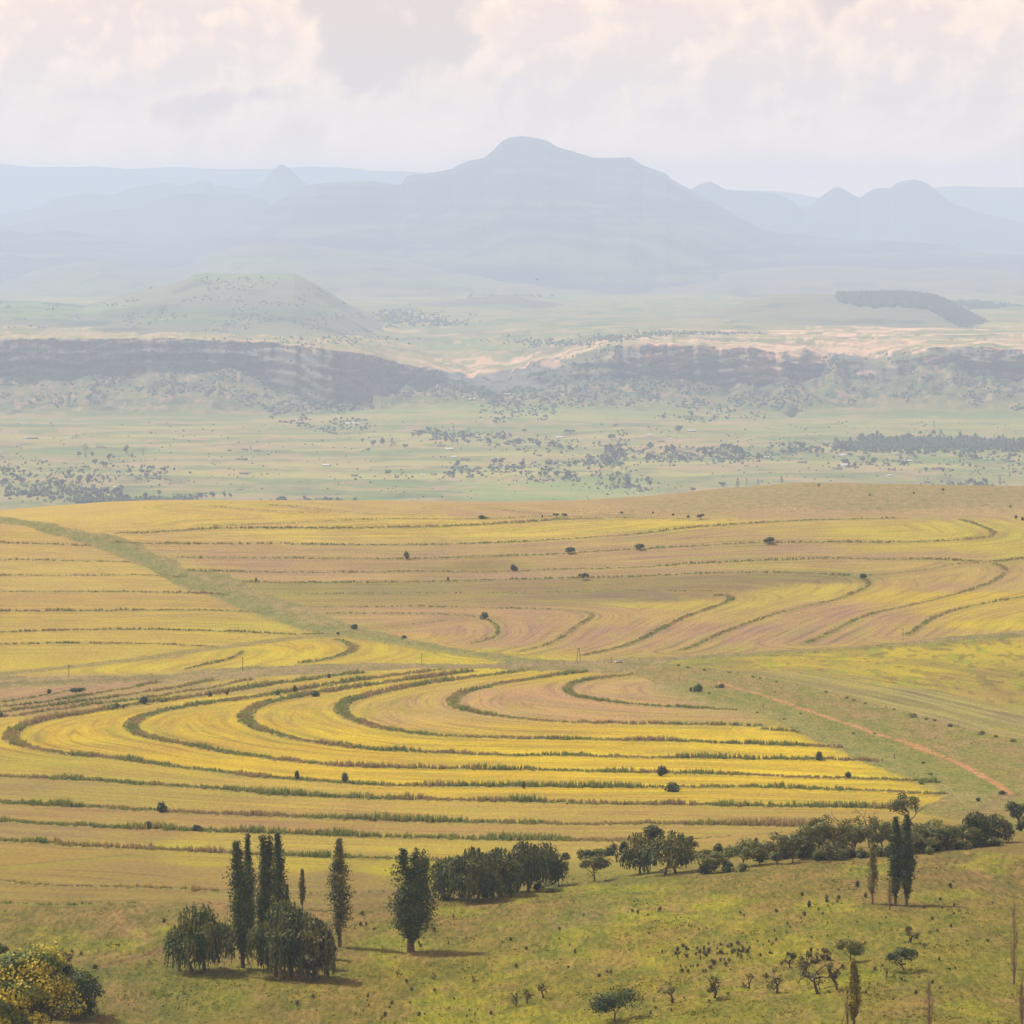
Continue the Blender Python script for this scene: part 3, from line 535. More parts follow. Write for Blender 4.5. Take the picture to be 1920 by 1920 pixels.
nodes = [  # (D, screen row, subdivisions from the previous node)
 (mx * 0 + 3480, mx * 0 + 1040, 0),
 (mx * 0 + 3760, mx * 0 + 946, 4),
 (mx * 0 + 4050, 904 + nz(120, 1) * 4, 14),
 (mx * 0 + 4450, 858 + nz(100, 2) * 5, 18),
 (mx * 0 + 5000, prof("-900,815 500,812 900,812 1300,808 1920,812 2900,815", mx) + nz(90, 4) * 4, 22),
 (mx * 0 + 5500, prof("-900,788 0,790 500,784 700,775 900,772 1200,778 1500,786 1920,786 2900,786", mx) + nz(90, 5) * 3, 16),
 (Dfoot * .42 + 5500 * .58, prof("-900,770 0,768 200,762 400,765 560,775 640,771 760,752 900,750 1100,758 1300,752 1420,752 1560,752 1700,748 1920,752 2900,752", mx) + nz(40, 6) * 5, 12),
 (Dfoot, foot_y, 18),
 (Dfoot + (Dtop - Dfoot) * .40, foot_y * .35 + top_y * .65, 16),
 (Dfoot + (Dtop - Dfoot) * .55, foot_y * .30 + top_y * .70, 4),
 (Dtop, top_y, 12),
 (Dtop + 260, np.minimum(top_y - 9, prof("-900,628 500,632 760,672 850,682 960,676 1100,650 1300,640 1920,640 2900,640", mx)), 8),
 (mx * 0 + 7700, prof("-900,598 0,600 600,606 750,626 850,622 1000,612 1300,602 1500,606 1920,614 2900,614", mx) + nz(50, 8) * 3, 18),
 (mx * 0 + 9000, 580 + nz(80, 10) * 4, 14),
 (mx * 0 + 10600, 556 + nz(80, 11) * 3, 14),
 (mx * 0 + 12500, 545 + nz(80, 12) * 2, 6)]
Ds = [nodes[0][0]]; Hs = [nodes[0][0] * (nodes[0][1] - YH) / F]; KI = [0]
for k in range(1, len(nodes)):
    D0, D1 = nodes[k - 1][0], nodes[k][0]; H0 = D0 * (nodes[k - 1][1] - YH) / F; H1 = D1 * (nodes[k][1] - YH) / F; n = nodes[k][2]
    for i in range(1, n + 1):
        tt = i / n; Ds.append(D0 + (D1 - D0) * tt); Hs.append(H0 + (H1 - H0) * tt); KI.append(k - 1 + tt)
Dm_ = np.stack(Ds); Hm_ = np.stack(Hs); Ki = np.array(KI)[:, None] * np.ones_like(Dm_)
Hm_[8:] = Hm_[8:]  # (piecewise profile; softened below)
for _ in range(2): Hm_[1:90] = .25 * Hm_[:89] + .5 * Hm_[1:90] + .25 * Hm_[2:91]
XM = (mx - 960) / F * Dm_
# cliff fluting, ledges, talus lumps, valley undulation
incl = sst(6.9, 7.15, Ki) * (1 - sst(9.95, 10.15, Ki)); tal = sst(5.0, 6.2, Ki) * (1 - sst(6.95, 7.1, Ki)); val = 1 - sst(4.6, 5.3, Ki); up = sst(10.2, 11, Ki)
flute = (fbm(XM / 40, Hm_ / 13 + 3, 4) - .5) * 14 + (fbm(XM / 14, Hm_ / 9, 3) - .5) * 5 + (fbm(XM / 160, Hm_ / 9, 4) - .5) * 18
flute = flute + (((Hm_ / 15 + fbm(XM / 110, Hm_ * 0 + 2, 3) * 4) % 1) - .5) * 26
Dm2 = Dm_ + incl * flute; Hm2 = Hm_ + tal * ((fbm(XM / 45, Dm_ / 60, 4) - .5) * 26 + (fbm(XM / 9, Dm_ / 9, 2) - .5) * 7) + val * (fbm(XM / 140, Dm_ / 90, 4) - .5) * 12 + up * (fbm(XM / 120, Dm_ / 160, 4) - .5) * 10
# river gully crossing the valley floor and the ravine above the village
for gs, gw, gd in (("1490,742 1500,760 1480,772 1500,782", 20, 14), ("1150,836 1140,860 1160,880 1190,905", 22, 8)):
    G = pts(gs); gD = np.interp(Hm_ / Dm_ * F + YH, G[:, 1], G[:, 0], left=-1e5, right=-1e5)
    Hm2 += gd * np.exp(-((mx[None, :] - gD) / 9.0) ** 2)
VM = np.stack([XM, Dm2, -Hm2], -1) * KD
nr, nc = Dm_.shape; idx = np.arange(nr * nc).reshape(nr, nc)
Q = np.stack([idx[:-1, :-1], idx[:-1, 1:], idx[1:, 1:], idx[1:, :-1]], -1).reshape(-1, 4)
PYM = YH + F * Hm2 / Dm2; PXM = np.broadcast_to(mx, Dm_.shape)
# land cover
f1 = fbm(XM / 260, Dm_ / 42, 4); f2 = fbm(XM / 90 + 7, Dm_ / 60 + 3, 4); f3 = fbm(XM / 700 + 3, Dm_ / 300 + 8, 3); strip = vn(XM / 500 + 9, Dm_ / 17 + 2)
def cmix(a, b, tt): return a * (1 - tt[..., None]) + np.array(b) * tt[..., None]
Cm = np.zeros(Dm_.shape + (3,)) + np.array(S(134, 136, 78))
Cm = cmix(Cm, S(110, 128, 62), sst(.44, .54, f1)); Cm = cmix(Cm, S(168, 164, 84), sst(.60, .70, strip) * sst(.45, .6, f3) * .8)
Cm = cmix(Cm, S(164, 146, 100), sst(.55, .63, f2) * .7); Cm = cmix(Cm, S(70, 88, 56), sst(.60, .72, fbm(XM / 60 + 77, Dm_ / 45 + 5, 4)) * .55 * val)
band = lambda a, b, s=4: sst(a - s, a + s, PYM) * (1 - sst(b - s, b + s, PYM))
Cm = cmix(Cm, S(140, 158, 78), band(740, 786) * sst(560, 700, PXM) * (1 - sst(1150, 1300, PXM)) * .6 * sst(.35, .6, fbm(XM / 400, Dm_ / 40, 3)))
Cm = cmix(Cm, S(134, 156, 74), band(900, 950) * sst(820, 900, PXM) * (1 - sst(1150, 1300, PXM)) * .6)
Cm = cmix(Cm, S(134, 156, 74), band(786, 816) * sst(1260, 1300, PXM) * .4 * strip)
rock = incl; stone = np.array(S(122, 122, 126)); stoned = np.array(S(102, 102, 108)); pale = np.array(S(232, 188, 160))
sr = sst(.35, .65, vn(XM / 60, Hm2 / 6) * .5 + vn(XM / 17 + 4, Hm2 / 3 + 8) * .5)[..., None]; Rk = stone * (1 - sr) + stoned * sr
Rk = cmix(Rk, S(78, 92, 70), sst(.50, .62, fbm(XM / 30 + 5, Hm2 / 14 + 2, 4)) * .7)
Rk = cmix(Rk, S(196, 160, 138), sst(.56, .66, fbm(XM / 34 + 9, Hm2 / 10 + 5, 4)) * sst(930, 1020, PXM) * .75); Rk = cmix(Rk, S(96, 108, 72), sst(.50, .60, fbm(XM / 60 + 19, Hm2 / 16 + 5, 4)) * sst(930, 1020, PXM) * .8)  # sunlit rock patches painted as paler colour on the right-hand cliff face
Cm = Cm * (1 - rock[..., None]) + Rk * rock[..., None]
Cm = cmix(Cm, S(92, 98, 66), tal * .65); Cm = cmix(Cm, S(62, 74, 50), tal * sst(.50, .62, fbm(XM / 22, Dm_ / 26, 4)) * .8); Cm = cmix(Cm, S(176, 140, 118), tal * sst(.62, .70, fbm(XM / 10 + 4, Dm_ / 10, 3)) * .7)
lip = sst(9.3, 9.8, Ki) * (1 - sst(10.9, 11.5, Ki)); rw = sst(740, 900, PXM) * .40 + .38
Cm = cmix(Cm, pale, lip * sst(.47, .60, fbm(XM / 55 + 3, Dm2 / 26 + Hm2 / 5, 4)) * rw)
Cm = cmix(Cm, pale, up * sst(.60, .66, fbm(XM / 90 + 31, Dm_ / 34 + 11, 4)) * band(612, 650) * (.5 + .5 * sst(1300, 1450, PXM)))
Cm = cmix(Cm, S(64, 80, 54), up * sst(.60, .68, fbm(XM / 80 + 61, Dm_ / 80 + 1, 4)) * .6)
red_ = sst(.62, .7, fbm(XM / 40 + 15, Dm_ / 24 + 9, 4)) * val; Cm = cmix(Cm, S(186, 142, 118), red_ * .45)
m2, t, p = new_mat('valley_land')
tcn = N(t, 'ShaderNodeTexCoord'); O = tcn.outputs['Object']; aC = N(t, 'ShaderNodeAttribute', attribute_name='Col')
n = NOISE(t, O, .05, 5, .65); n2 = NOISE(t, scaled(O, .02, .35, .35), 1.0, 3, .6)
f_ = MR(t, M(t, 'ADD', M(t, 'MULTIPLY', n, .5), M(t, 'MULTIPLY', n2, .5)), .32, .68, .72, 1.28, False); cb = N(t, 'ShaderNodeCombineXYZ')
for i in range(3): L(t, f_, cb.inputs[i])
L(t, MIX(t, 1.0, aC.outputs['Color'], cb.outputs[0], 'MULTIPLY'), p.inputs['Base Color']); p.inputs['Roughness'].default_value = .95; p.inputs['Specular IOR Level'].default_value = .1
Cm *= np.array([1.06, 1.0, .84])
tag(obj('valley_ground', mesh('valley_ground', VM.reshape(-1, 3), Q, np.clip(Cm, 0, 1).reshape(-1, 3) * .66, smooth=True), m2), kind='structure')
# front faces of the grid seen from the eye, for placing things
def mid_pt(px, py):
    k = np.interp(px, mx, np.arange(nc)); k0 = int(min(k, nc - 2)); w = k - k0
    ycol = PYM[:, k0] * (1 - w) + PYM[:, k0 + 1] * w; dcol = Dm2[:, k0] * (1 - w) + Dm2[:, k0 + 1] * w; zc = -Hm2[:, k0] * (1 - w) - Hm2[:, k0 + 1] * w
    j = int(np.argmax(ycol <= py)); j = max(j, 1); a, b = ycol[j - 1], ycol[j]; u = (a - py) / (a - b) if a != b else 0
    D = dcol[j - 1] + (dcol[j] - dcol[j - 1]) * u; return np.array([(px - 960) / F * D, D, zc[j - 1] + (zc[j] - zc[j - 1]) * u]) * KD

# ------------------------------------------------------------------ hills and mountains: each a solid relief with its own distance
def range_(name, sil, Dc, Df, yf, x0=-900, x1=2860, step=4.0, nr=46, amp=20, concave=1.35, c1=(110, 122, 76), c2=(92, 96, 74), rockc=(134, 116, 104), ledge=.5, back=2500, jag=1.2, taper=None):
    P = pts(sil); xs = np.concatenate([np.arange(max(x0, -900), -150, 40), np.arange(max(x0, -150), min(x1, 2071), step), np.arange(2080, 2860, 40)]); xs = xs[(xs >= x0) & (xs <= x1)]
    ys = np.interp(xs, P[:, 0], P[:, 1]) + (fbm(xs / 9, xs * 0 + Dc, 3) - .5) * jag
    fy = prof(yf, xs) if isinstance(yf, str) else xs * 0 + yf
    Hc = Dc * (ys - YH) / F; Hf = Df * (fy - YH) / F; u = (xs - 960) / F
    tt = np.linspace(0, 1, nr)[:, None]; D = Df + (Dc - Df) * tt
    shape = tt ** concave
    # cliff ledges: the slope steps up near the top
    shape = shape + ledge * .04 * np.sin(tt * 22 + 5 * (fbm(xs / 200, xs * 0 + 3, 2)[None, :])) * tt * (1 - tt) * 2
    H = Hf + (Hc - Hf) * shape; X = u * D
    gl = fbm(X / (amp * 10), D / (amp * 22) + 1.7 + X / (amp * 40), 3) + .4 * np.abs(fbm(X / (amp * 6) + 9, D / (amp * 16) - X / (amp * 20), 3) - .5)
    H = H + (gl - .62) * amp * 1.9 * np.sin(np.pi * np.clip(tt, 0, 1)) ** .8
    # back side
    tb = np.linspace(0, 1, 8)[1:, None]; Db = Dc + back * tb; Hb = Hc + (np.maximum(Hf, Hc + 60) - Hc + 160) * tb ** 1.3
    D = np.vstack([D, Db + 0 * xs]) if D.shape[1] == len(xs) else np.vstack([D + 0 * xs, Db + 0 * xs]); H = np.vstack([H, Hb]); X = u * D
    if taper: # lower both ends into the ground
        e = np.minimum(sst(x0, x0 + taper, xs), 1 - sst(x1 - taper, x1, xs)); H = H + (1 - e) * 60
    V = np.stack([X, D, -H], -1) * KD; n_, k_ = D.shape; ix = np.arange(n_ * k_).reshape(n_, k_)
    q = np.stack([ix[:-1, :-1], ix[:-1, 1:], ix[1:, 1:], ix[1:, :-1]], -1).reshape(-1, 4)
    a = fbm(X / 300 + Dc, D / 160, 4); b = fbm(X / 900, H / 14 + X / 2500, 3); s = sst(.42, .60, a); rk = np.clip(sst(.50, .60, b) * ledge, 0, 1)
    Cc = cmix(np.zeros(D.shape + (3,)) + np.array(S(*c1)), S(*c2), s); Cc = cmix(Cc, S(*rockc), rk)
    Cc = cmix(Cc, S(150, 156, 86), sst(.6, .7, fbm(X / 500 + 4, D / 60 + 7, 3)) * .22 * (1 - np.clip(np.vstack([tt + 0 * xs, tb * 0 + 1 + 0 * xs]) * 1.6, 0, 1)))
    Cc = cmix(Cc, S(58, 72, 52), sst(.62, .7, fbm(X / 120 + 14, D / 120 + 7, 4)) * .7)
    o = obj(name, mesh(name, V.reshape(-1, 3), q, np.clip(Cc, 0, 1).reshape(-1, 3) * .66, smooth=True), m2); tag(o, kind='structure')
    return xs, D, H
range_('mesa_hill', "-900,566 -200,566 0,562 90,566 160,573 200,562 250,546 300,536 330,529 348,524 362,515 385,511 450,513 520,512 552,514 575,524 600,537 640,562 680,584 720,604 760,624 800,648 830,672 900,700", 8300, 6560,
       "-900,634 300,634 400,636 560,644 640,654 700,664 760,682 830,700 900,712", x1=880, step=3, amp=9, concave=.9, c1=(120, 140, 82), c2=(98, 112, 74), ledge=.5, jag=1.0, back=900)
range_('plantation_hill', "1120,622 1200,606 1300,592 1360,578 1410,562 1450,552 1500,551 1580,552 1650,549 1700,549 1750,555 1800,573 1850,598 1900,630 1950,655 2100,700", 8300, 7300,
       "1120,628 1200,620 1400,632 1600,640 1760,643 1900,650 2100,712", x0=1120, x1=2090, step=3, amp=6, concave=.9, c1=(126, 128, 84), c2=(104, 106, 78), ledge=.25, jag=.8, back=800)
range_('side_hill', "1640,640 1720,590 1780,566 1830,566 1880,572 1920,576 2100,580 2860,590", 9300, 7900, "1640,650 1900,652 2860,655", x0=1640, x1=2860, amp=8, concave=.9, ledge=.3, jag=1.0, back=900)
range_('saddle_hill', "700,575 820,566 900,556 960,554 1000,562 1060,570 1130,576 1190,580 1280,590", 9700, 8800, 594, x0=700, x1=1280, amp=6, concave=.9, ledge=.2, back=600, taper=60)
range_('foothill_range', "-900,560 0,536 60,508 130,494 190,486 240,494 300,505 350,500 390,482 440,462 480,456 560,458 640,466 700,474 760,484 820,496 900,506 1000,512 1100,520 1200,530 1300,520 1400,506 1500,498 1600,500 1700,506 1800,500 1920,512 2860,540", 12600, 9900, 596,
       amp=26, concave=.95, c1=(116, 130, 84), c2=(98, 108, 80), ledge=.5, jag=1.6, back=1200)
MTN = "-900,446 -300,440 0,432 60,437 120,433 160,438 210,450 290,463 350,457 400,443 450,420 490,400 520,380 545,362 570,350 610,342 700,340 750,347 757,338 762,331 775,328 820,322 850,316 858,310 880,302 908,296 918,288 925,282 934,272 942,264 955,258 980,255 1010,259 1030,266 1040,273 1056,279 1085,287 1115,296 1150,296 1182,295 1190,300 1205,310 1245,324 1253,328 1256,334 1280,348 1313,363 1340,381 1380,403 1420,425 1450,434 1470,438 1550,444 1640,450 1780,459 1790,463 1800,468 1870,476 1920,478 2300,486 2860,500"
range_('main_mountain', MTN, 15200, 11000, "-900,610 2860,610", amp=40, nr=90, concave=.92, c1=(110, 124, 96), c2=(72, 84, 76), rockc=(78, 76, 82), ledge=1.3, jag=1.6, back=2500, step=3)
range_('far_ridge_left', "-900,420 -100,436 0,428 60,416 120,404 180,398 230,393 265,388 290,376 330,366 360,361 378,363 400,368 440,365 470,366 500,378 520,400 640,420 760,430 900,440", 17000, 16400, 530, x1=900, amp=60, c1=(96, 104, 84), c2=(84, 90, 78), ledge=.6)
range_('pointed_peak', "-900,400 0,402 60,392 110,370 150,364 210,366 250,352 280,346 320,343 338,350 350,346 368,340 382,335 392,338 400,347 430,350 462,354 475,352 495,340 506,328 516,316 523,309 532,309 540,314 552,325 566,338 578,346 600,356 700,400 900,430", 19200, 18400, 530, x1=900, amp=70, c1=(96, 104, 84), c2=(84, 90, 78), ledge=.6, jag=.8)
range_('distant_plateau_left', "-900,300 0,307 60,313 150,313 180,312 240,317 330,313 420,318 520,316 570,312 640,314 700,320 780,322 860,335 1000,380", 24500, 23000, 530, x1=1000, amp=80, c1=(96, 104, 84), c2=(84, 90, 78), ledge=.6)
range_('twin_peak_right', "1180,420 1260,380 1300,352 1318,343 1332,340 1345,347 1360,355 1400,359 1445,362 1465,367 1485,376 1500,388 1512,390 1530,378 1545,364 1560,354 1572,351 1585,356 1600,366 1612,372 1625,362 1640,354 1655,352 1668,354 1680,344 1700,338 1715,336 1732,341 1750,352 1770,370 1790,384 1820,392 1850,403 1920,416 2200,430 2860,430", 18800, 18000, 530, x0=1180, amp=70, c1=(96, 104, 84), c2=(84, 90, 78), ledge=.6, jag=1.0)
range_('distant_plateau_right', "1180,400 1340,356 1450,358 1500,364 1560,376 1640,370 1740,352 1790,349 1850,350 1900,352 2000,350 2860,352", 24500, 23000, 530, x0=1180, amp=80, c1=(96, 104, 84), c2=(84, 90, 78), ledge=.6)
LOW = -940
base = mesh('low_ground', [(-23500, -400, LOW), (23500, -400, LOW), (23500, 71000, LOW), (-23500, 71000, LOW)], [(0, 1, 2, 3)])
m3 = mat_plain('far_land', S(108, 112, 74), .95, .2, .002); tag(obj('low_ground', base, m3), kind='structure')
# haze
hx = 24000; hv = [(-hx, -600, LOW - 1.5), (hx, -600, LOW - 1.5), (hx, 71500, LOW - 1.5), (-hx, 71500, LOW - 1.5), (-hx, -600, 1000), (hx, -600, 1000), (hx, 71500, 1000), (-hx, 71500, 1000)]
hm, t, p = new_mat('haze_air'); t.nodes.remove(p); pv = N(t, 'ShaderNodeVolumePrincipled'); pv.inputs['Color'].default_value = (*HAZE_COLOR, 1); pv.inputs['Density'].default_value = HAZE_DENSITY; pv.inputs['Anisotropy'].default_value = 0.1
L(t, pv.outputs[0], t.nodes['Material Output'].inputs['Volume'])
tag(obj('haze', mesh('haze', hv, [(0, 3, 2, 1), (4, 5, 6, 7), (0, 1, 5, 4), (1, 2, 6, 5), (2, 3, 7, 6), (3, 0, 4, 7)]), hm), 'pale summer haze filling the air of the whole valley', 'haze', kind='stuff')
# ------------------------------------------------------------------ plants
def leaves(c, size, colr, up=0.3, asp=1.0, vertical=False, jit=.35, out=None):
    """one quad a leaf clump: centres c (k,3), size (k) half-size"""
    k = len(c); n = rng.normal(size=(k, 3)) * (1.0 if out is None else .50); n[:, 2] += up * (2 if out is None else .5)
    if out is not None: n += out / (np.linalg.norm(out, axis=1, keepdims=True) + 1e-6) * 1.15
    n /= np.linalg.norm(n, axis=1, keepdims=True)
    if vertical: n[:, 2] *= .15; n /= np.linalg.norm(n, axis=1, keepdims=True)
    r = rng.normal(size=(k, 3)) if not vertical else np.tile([0, 0, 1.0], (k, 1)) + rng.normal(size=(k, 3)) * .12
    b = r - n * (r * n).sum(1, keepdims=True); b /= np.linalg.norm(b, axis=1, keepdims=True); a = np.cross(n, b)
    s = np.asarray(size).reshape(-1, 1) * np.ones((k, 1)); j = 1 + jit * (rng.random((4, k, 1)) - .5) * 2
    v = np.stack([c - a * s * j[0], c - b * s * asp * j[1], c + a * s * j[2], c + b * s * asp * j[3]], 1)
    f = np.arange(4 * k).reshape(k, 4); cc = np.repeat(colr * (1 + .35 * (rng.random((k, 1)) - .5) * 2), 4, axis=0)
    return v.reshape(-1, 3), f, cc
def tube(P, Rr, n=6):
    P = np.asarray(P, float); k = len(P); T = np.gradient(P, axis=0); T /= np.linalg.norm(T, axis=1, keepdims=True) + 1e-9
    ref = np.where(np.abs(T[:, 2:3]) > .9, [[1.0, 0, 0]], [[0, 0, 1.0]]); A = np.cross(T, ref); A /= np.linalg.norm(A, axis=1, keepdims=True); B = np.cross(T, A)
    an = np.arange(n) * 2 * math.pi / n; Rr = np.asarray(Rr, float)
    v = P[:, None] + (A[:, None] * np.cos(an)[None, :, None] + B[:, None] * np.sin(an)[None, :, None]) * Rr[:, None, None]
    ix = np.arange(k * n).reshape(k, n); nx = np.roll(ix, -1, axis=1)
    return v.reshape(-1, 3), np.stack([ix[:-1], nx[:-1], nx[1:], ix[1:]], -1).reshape(-1, 4), np.array([.1, .08, .06])
def limb(p0, d, ln, r0, r1, n=6, bend=.25, grav=0.0):
    p = np.array(p0, float); d = np.array(d, float); d /= np.linalg.norm(d); out = [p.copy()]
    for i in range(n):
        d = d + rng.normal(size=3) * bend / n ** .5 * .6; d[2] += grav / n; d /= np.linalg.norm(d); p = p + d * ln / n; out.append(p.copy())
    return np.array(out), np.linspace(r0, r1, n + 1)
def grow(parts, tips, p0, d, ln, r, lev, kids=3, spread=.8, shrink=.68, sides=5, grav=0.0, bend=.3, lift=.15):
    P, Rr = limb(p0, d, ln, r, r * .55, 5, bend, grav); parts.append(tube(P, Rr, sides))
    if lev == 0: tips.append(P[-1]); tips.append(P[-3]); return
    dd = P[-1] - P[-2]; dd /= np.linalg.norm(dd)
    for i in range(kids):
        q = dd + rng.normal(size=3) * spread; q[2] = q[2] * .8 + lift; st = P[-1] if i < 2 else P[int(rng.integers(2, 5))]
        grow(parts, tips, st, q, ln * shrink * (.75 + .5 * rng.random()), r * .55, lev - 1, kids, spread, shrink, 4, grav, bend, lift)
def V3(*a): return np.array(a, float)
K = .62
G_DARK = V3(*S(52, 76, 30)) * K; G_MID = V3(*S(90, 106, 40)) * K; G_OLIVE = V3(*S(130, 124, 56)) * K; G_YEL = V3(*S(198, 182, 52)) * .70; G_BRIGHT = V3(*S(104, 124, 50)) * K; G_WILLOW = V3(*S(112, 116, 56)) * K
BARE = V3(*S(112, 92, 88)) * .7
def blobcol(p, a, b, s=2.0):
    q = sst(.35, .65, fbm(p[:, 0] / s + p[:, 2] / s, p[:, 1] / s + p[:, 2] / s * .7, 2))[:, None]; return a * (1 - q) + b * q

def poplar(H, W, seed=0, spires=1, sparse=1.0, c1=G_DARK, c2=G_MID, nl=5200, lean=0.0, bare=False, low=.10):
    parts = [tube(np.array([[0, 0, -.6], [lean * .1, 0, H * .1], [lean * .3, 0, H * .4], [lean, 0, H * .93]]), [W * .085 + .12, W * .07 + .08, .16, .04], 7)]
    C_ = []; n = int(60 * sparse ** .5) + 22
    sp = [(0, 0, 1.0)] if spires == 1 else [(-W * .20, 0, 1.0), (W * .14, .3, .96), (W * .32, -.2, .91), (-W * .02, .5, .70)][:spires]
    rs = 1.0 if spires == 1 else .78
    for i in range(n):
        sx, sy, sh = sp[i % len(sp)]; t = low + (.93 - low) * ((i + rng.random()) / n) ** .95; t *= sh
        rr = W * .5 * (sst(low - .1, .36, t) * .75 + .25) * (1 - sst(.42, 1.0, t) * .86) * (.65 + .5 * rng.random()) * rs
        a = rng.random() * 6.283; tr = min(1, t * 2.6); p0 = V3(lean * t ** 1.5 + sx * tr * .4, sy * tr * .4, H * max(t - .10, .04)); L_ = H * (.10 + .07 * rng.random())
        e = V3(lean * t ** 1.5 + sx * tr + math.cos(a) * rr * .72, sy * tr + math.sin(a) * rr * .72, H * t + L_ * .55)
        mid_ = (p0 + e) * .5 + V3(math.cos(a), math.sin(a), -.2) * rr * .28
        if not bare or i % 2 == 0: parts.append(tube(np.array([p0, mid_, e]), [.05 + .012 * H * (1 - t) * .2, .035, .012], 4))
        if bare:
            for k in range(2):
                q = mid_ + (e - mid_) * rng.random(); parts.append(tube(np.array([q, q + V3(rng.normal() * .25, rng.normal() * .25, .9 + rng.random()) * (.6 + .02 * H)]), [.02, .008], 3))
        m_ = int(nl / n); u = rng.random((m_, 1)) ** .8; q = mid_ + (e - mid_) * u + V3(0, 0, L_ * .18); q = q + rng.normal(size=(m_, 3)) * [rr * .30 + .15, rr * .30 + .15, L_ * .28]
        C_.append(np.hstack([q, (q - (p0 + e) * .5) * [1, 1, .3] + np.stack([q[:, 0] - lean * t ** 1.5, q[:, 1], q[:, 0] * 0], 1) * .8]))
    c = np.concatenate(C_)
    c = c[(c[:, 2] > H * low * .8) & (c[:, 2] < H)]; O_ = c[:, 3:]; c = c[:, :3]
    cc = blobcol(c, c1, c2, 1.6); return join(parts), (leaves(c, .17 + .14 * rng.random(len(c)), cc, .6, out=O_) if not bare or nl > 600 else None)

def willow(H, W, lobes=11, strands=300, c1=G_DARK, c2=G_WILLOW, skirt=.12, seed=0):
    parts = []; tips = []; nt = 2 if W > 11 else 1
    for i in range(nt):
        grow(parts, tips, V3((i - .5 * (nt - 1)) * W * .18, 0, -.5), V3(rng.normal() * .2, rng.normal() * .2, 1), H * .24, .028 * H + .1, 2, 3, .75, .7)
    cs = [V3(0, 0, H * .70), V3(W * .06, -W * .05, H * .62)]
    for i in range(lobes - 2):
        a = 6.283 * (i + rng.random() * .6) / (lobes - 2); q = .20 + .17 * rng.random(); cs.append(V3(math.cos(a) * W * q, math.sin(a) * W * q, H * (.78 - 1.25 * q + .22 * (rng.random() - .5))))
    C_ = []; Cc = []; Hc = []; Hcc = []; O1 = []; O2 = []
    for i, c0 in enumerate(cs):
        r = W * (.15 + .10 * rng.random()); rz = min(r * .95, H - c0[2]); r = r * (1.25 if i < 2 else 1)
        ns = strands // lobes
        th = rng.random(ns) * 6.283; u = np.sqrt(rng.random(ns)); x = c0[0] + np.cos(th) * u * r; y = c0[1] + np.sin(th) * u * r; zt = c0[2] + np.sqrt(1 - u * u * .95) * rz
        lit = blobcol(np.stack([x, y, zt], 1), c1, c2, 3.0)
        for k in range(ns):
            zb = max(H * (skirt * .4 + .30 * vn(np.array([th[k] * 1.3 + i * 7.7]), np.array([i * 3.1]))[0] * (.5 + rng.random())), .3); zb = min(zb, zt[k] - .8); zb = zb + (zt[k] - zb) * (rng.random() ** 2) * .7
            m_ = max(2, int((zt[k] - zb) / .62)); zz = np.linspace(zt[k], zb, m_); out = (1 - (zz - zb) / (zt[k] - zb + 1e-6)) ** .6 * r * .14
            vx = np.array([np.cos(th[k]), np.sin(th[k])]) * u[k]
            q = np.stack([x[k] + vx[0] * out, y[k] + vx[1] * out, zz], 1) + rng.normal(size=(m_, 3)) * .09; Hc.append(q); Hcc.append(np.tile(lit[k], (m_, 1))); O2.append(np.tile([vx[0] + x[k] / W, vx[1] + y[k] / W, .15], (m_, 1)))
        nt_ = ns * 3; d = rng.normal(size=(nt_, 3)); d[:, 2] = np.abs(d[:, 2]); d /= np.linalg.norm(d, axis=1, keepdims=True)
        q = c0 + d * [r, r, rz] * (.86 + .18 * rng.random((nt_, 1))); C_.append(q); Cc.append(blobcol(q, c1 * 1.05, c2 * 1.15, 2.2)); O1.append(d)  # sunlit tops put into the colour: cap leaves lighter than the strands
    c = np.concatenate(C_); h = np.concatenate(Hc)
    a1 = leaves(c, .18 + .14 * rng.random(len(c)), np.concatenate(Cc), .6, out=np.concatenate(O1)); a2 = leaves(h, .17 + .07 * rng.random(len(h)), np.concatenate(Hcc), 0, 2.6, True, out=np.concatenate(O2))
    A = join([a1, a2]); return join(parts), A

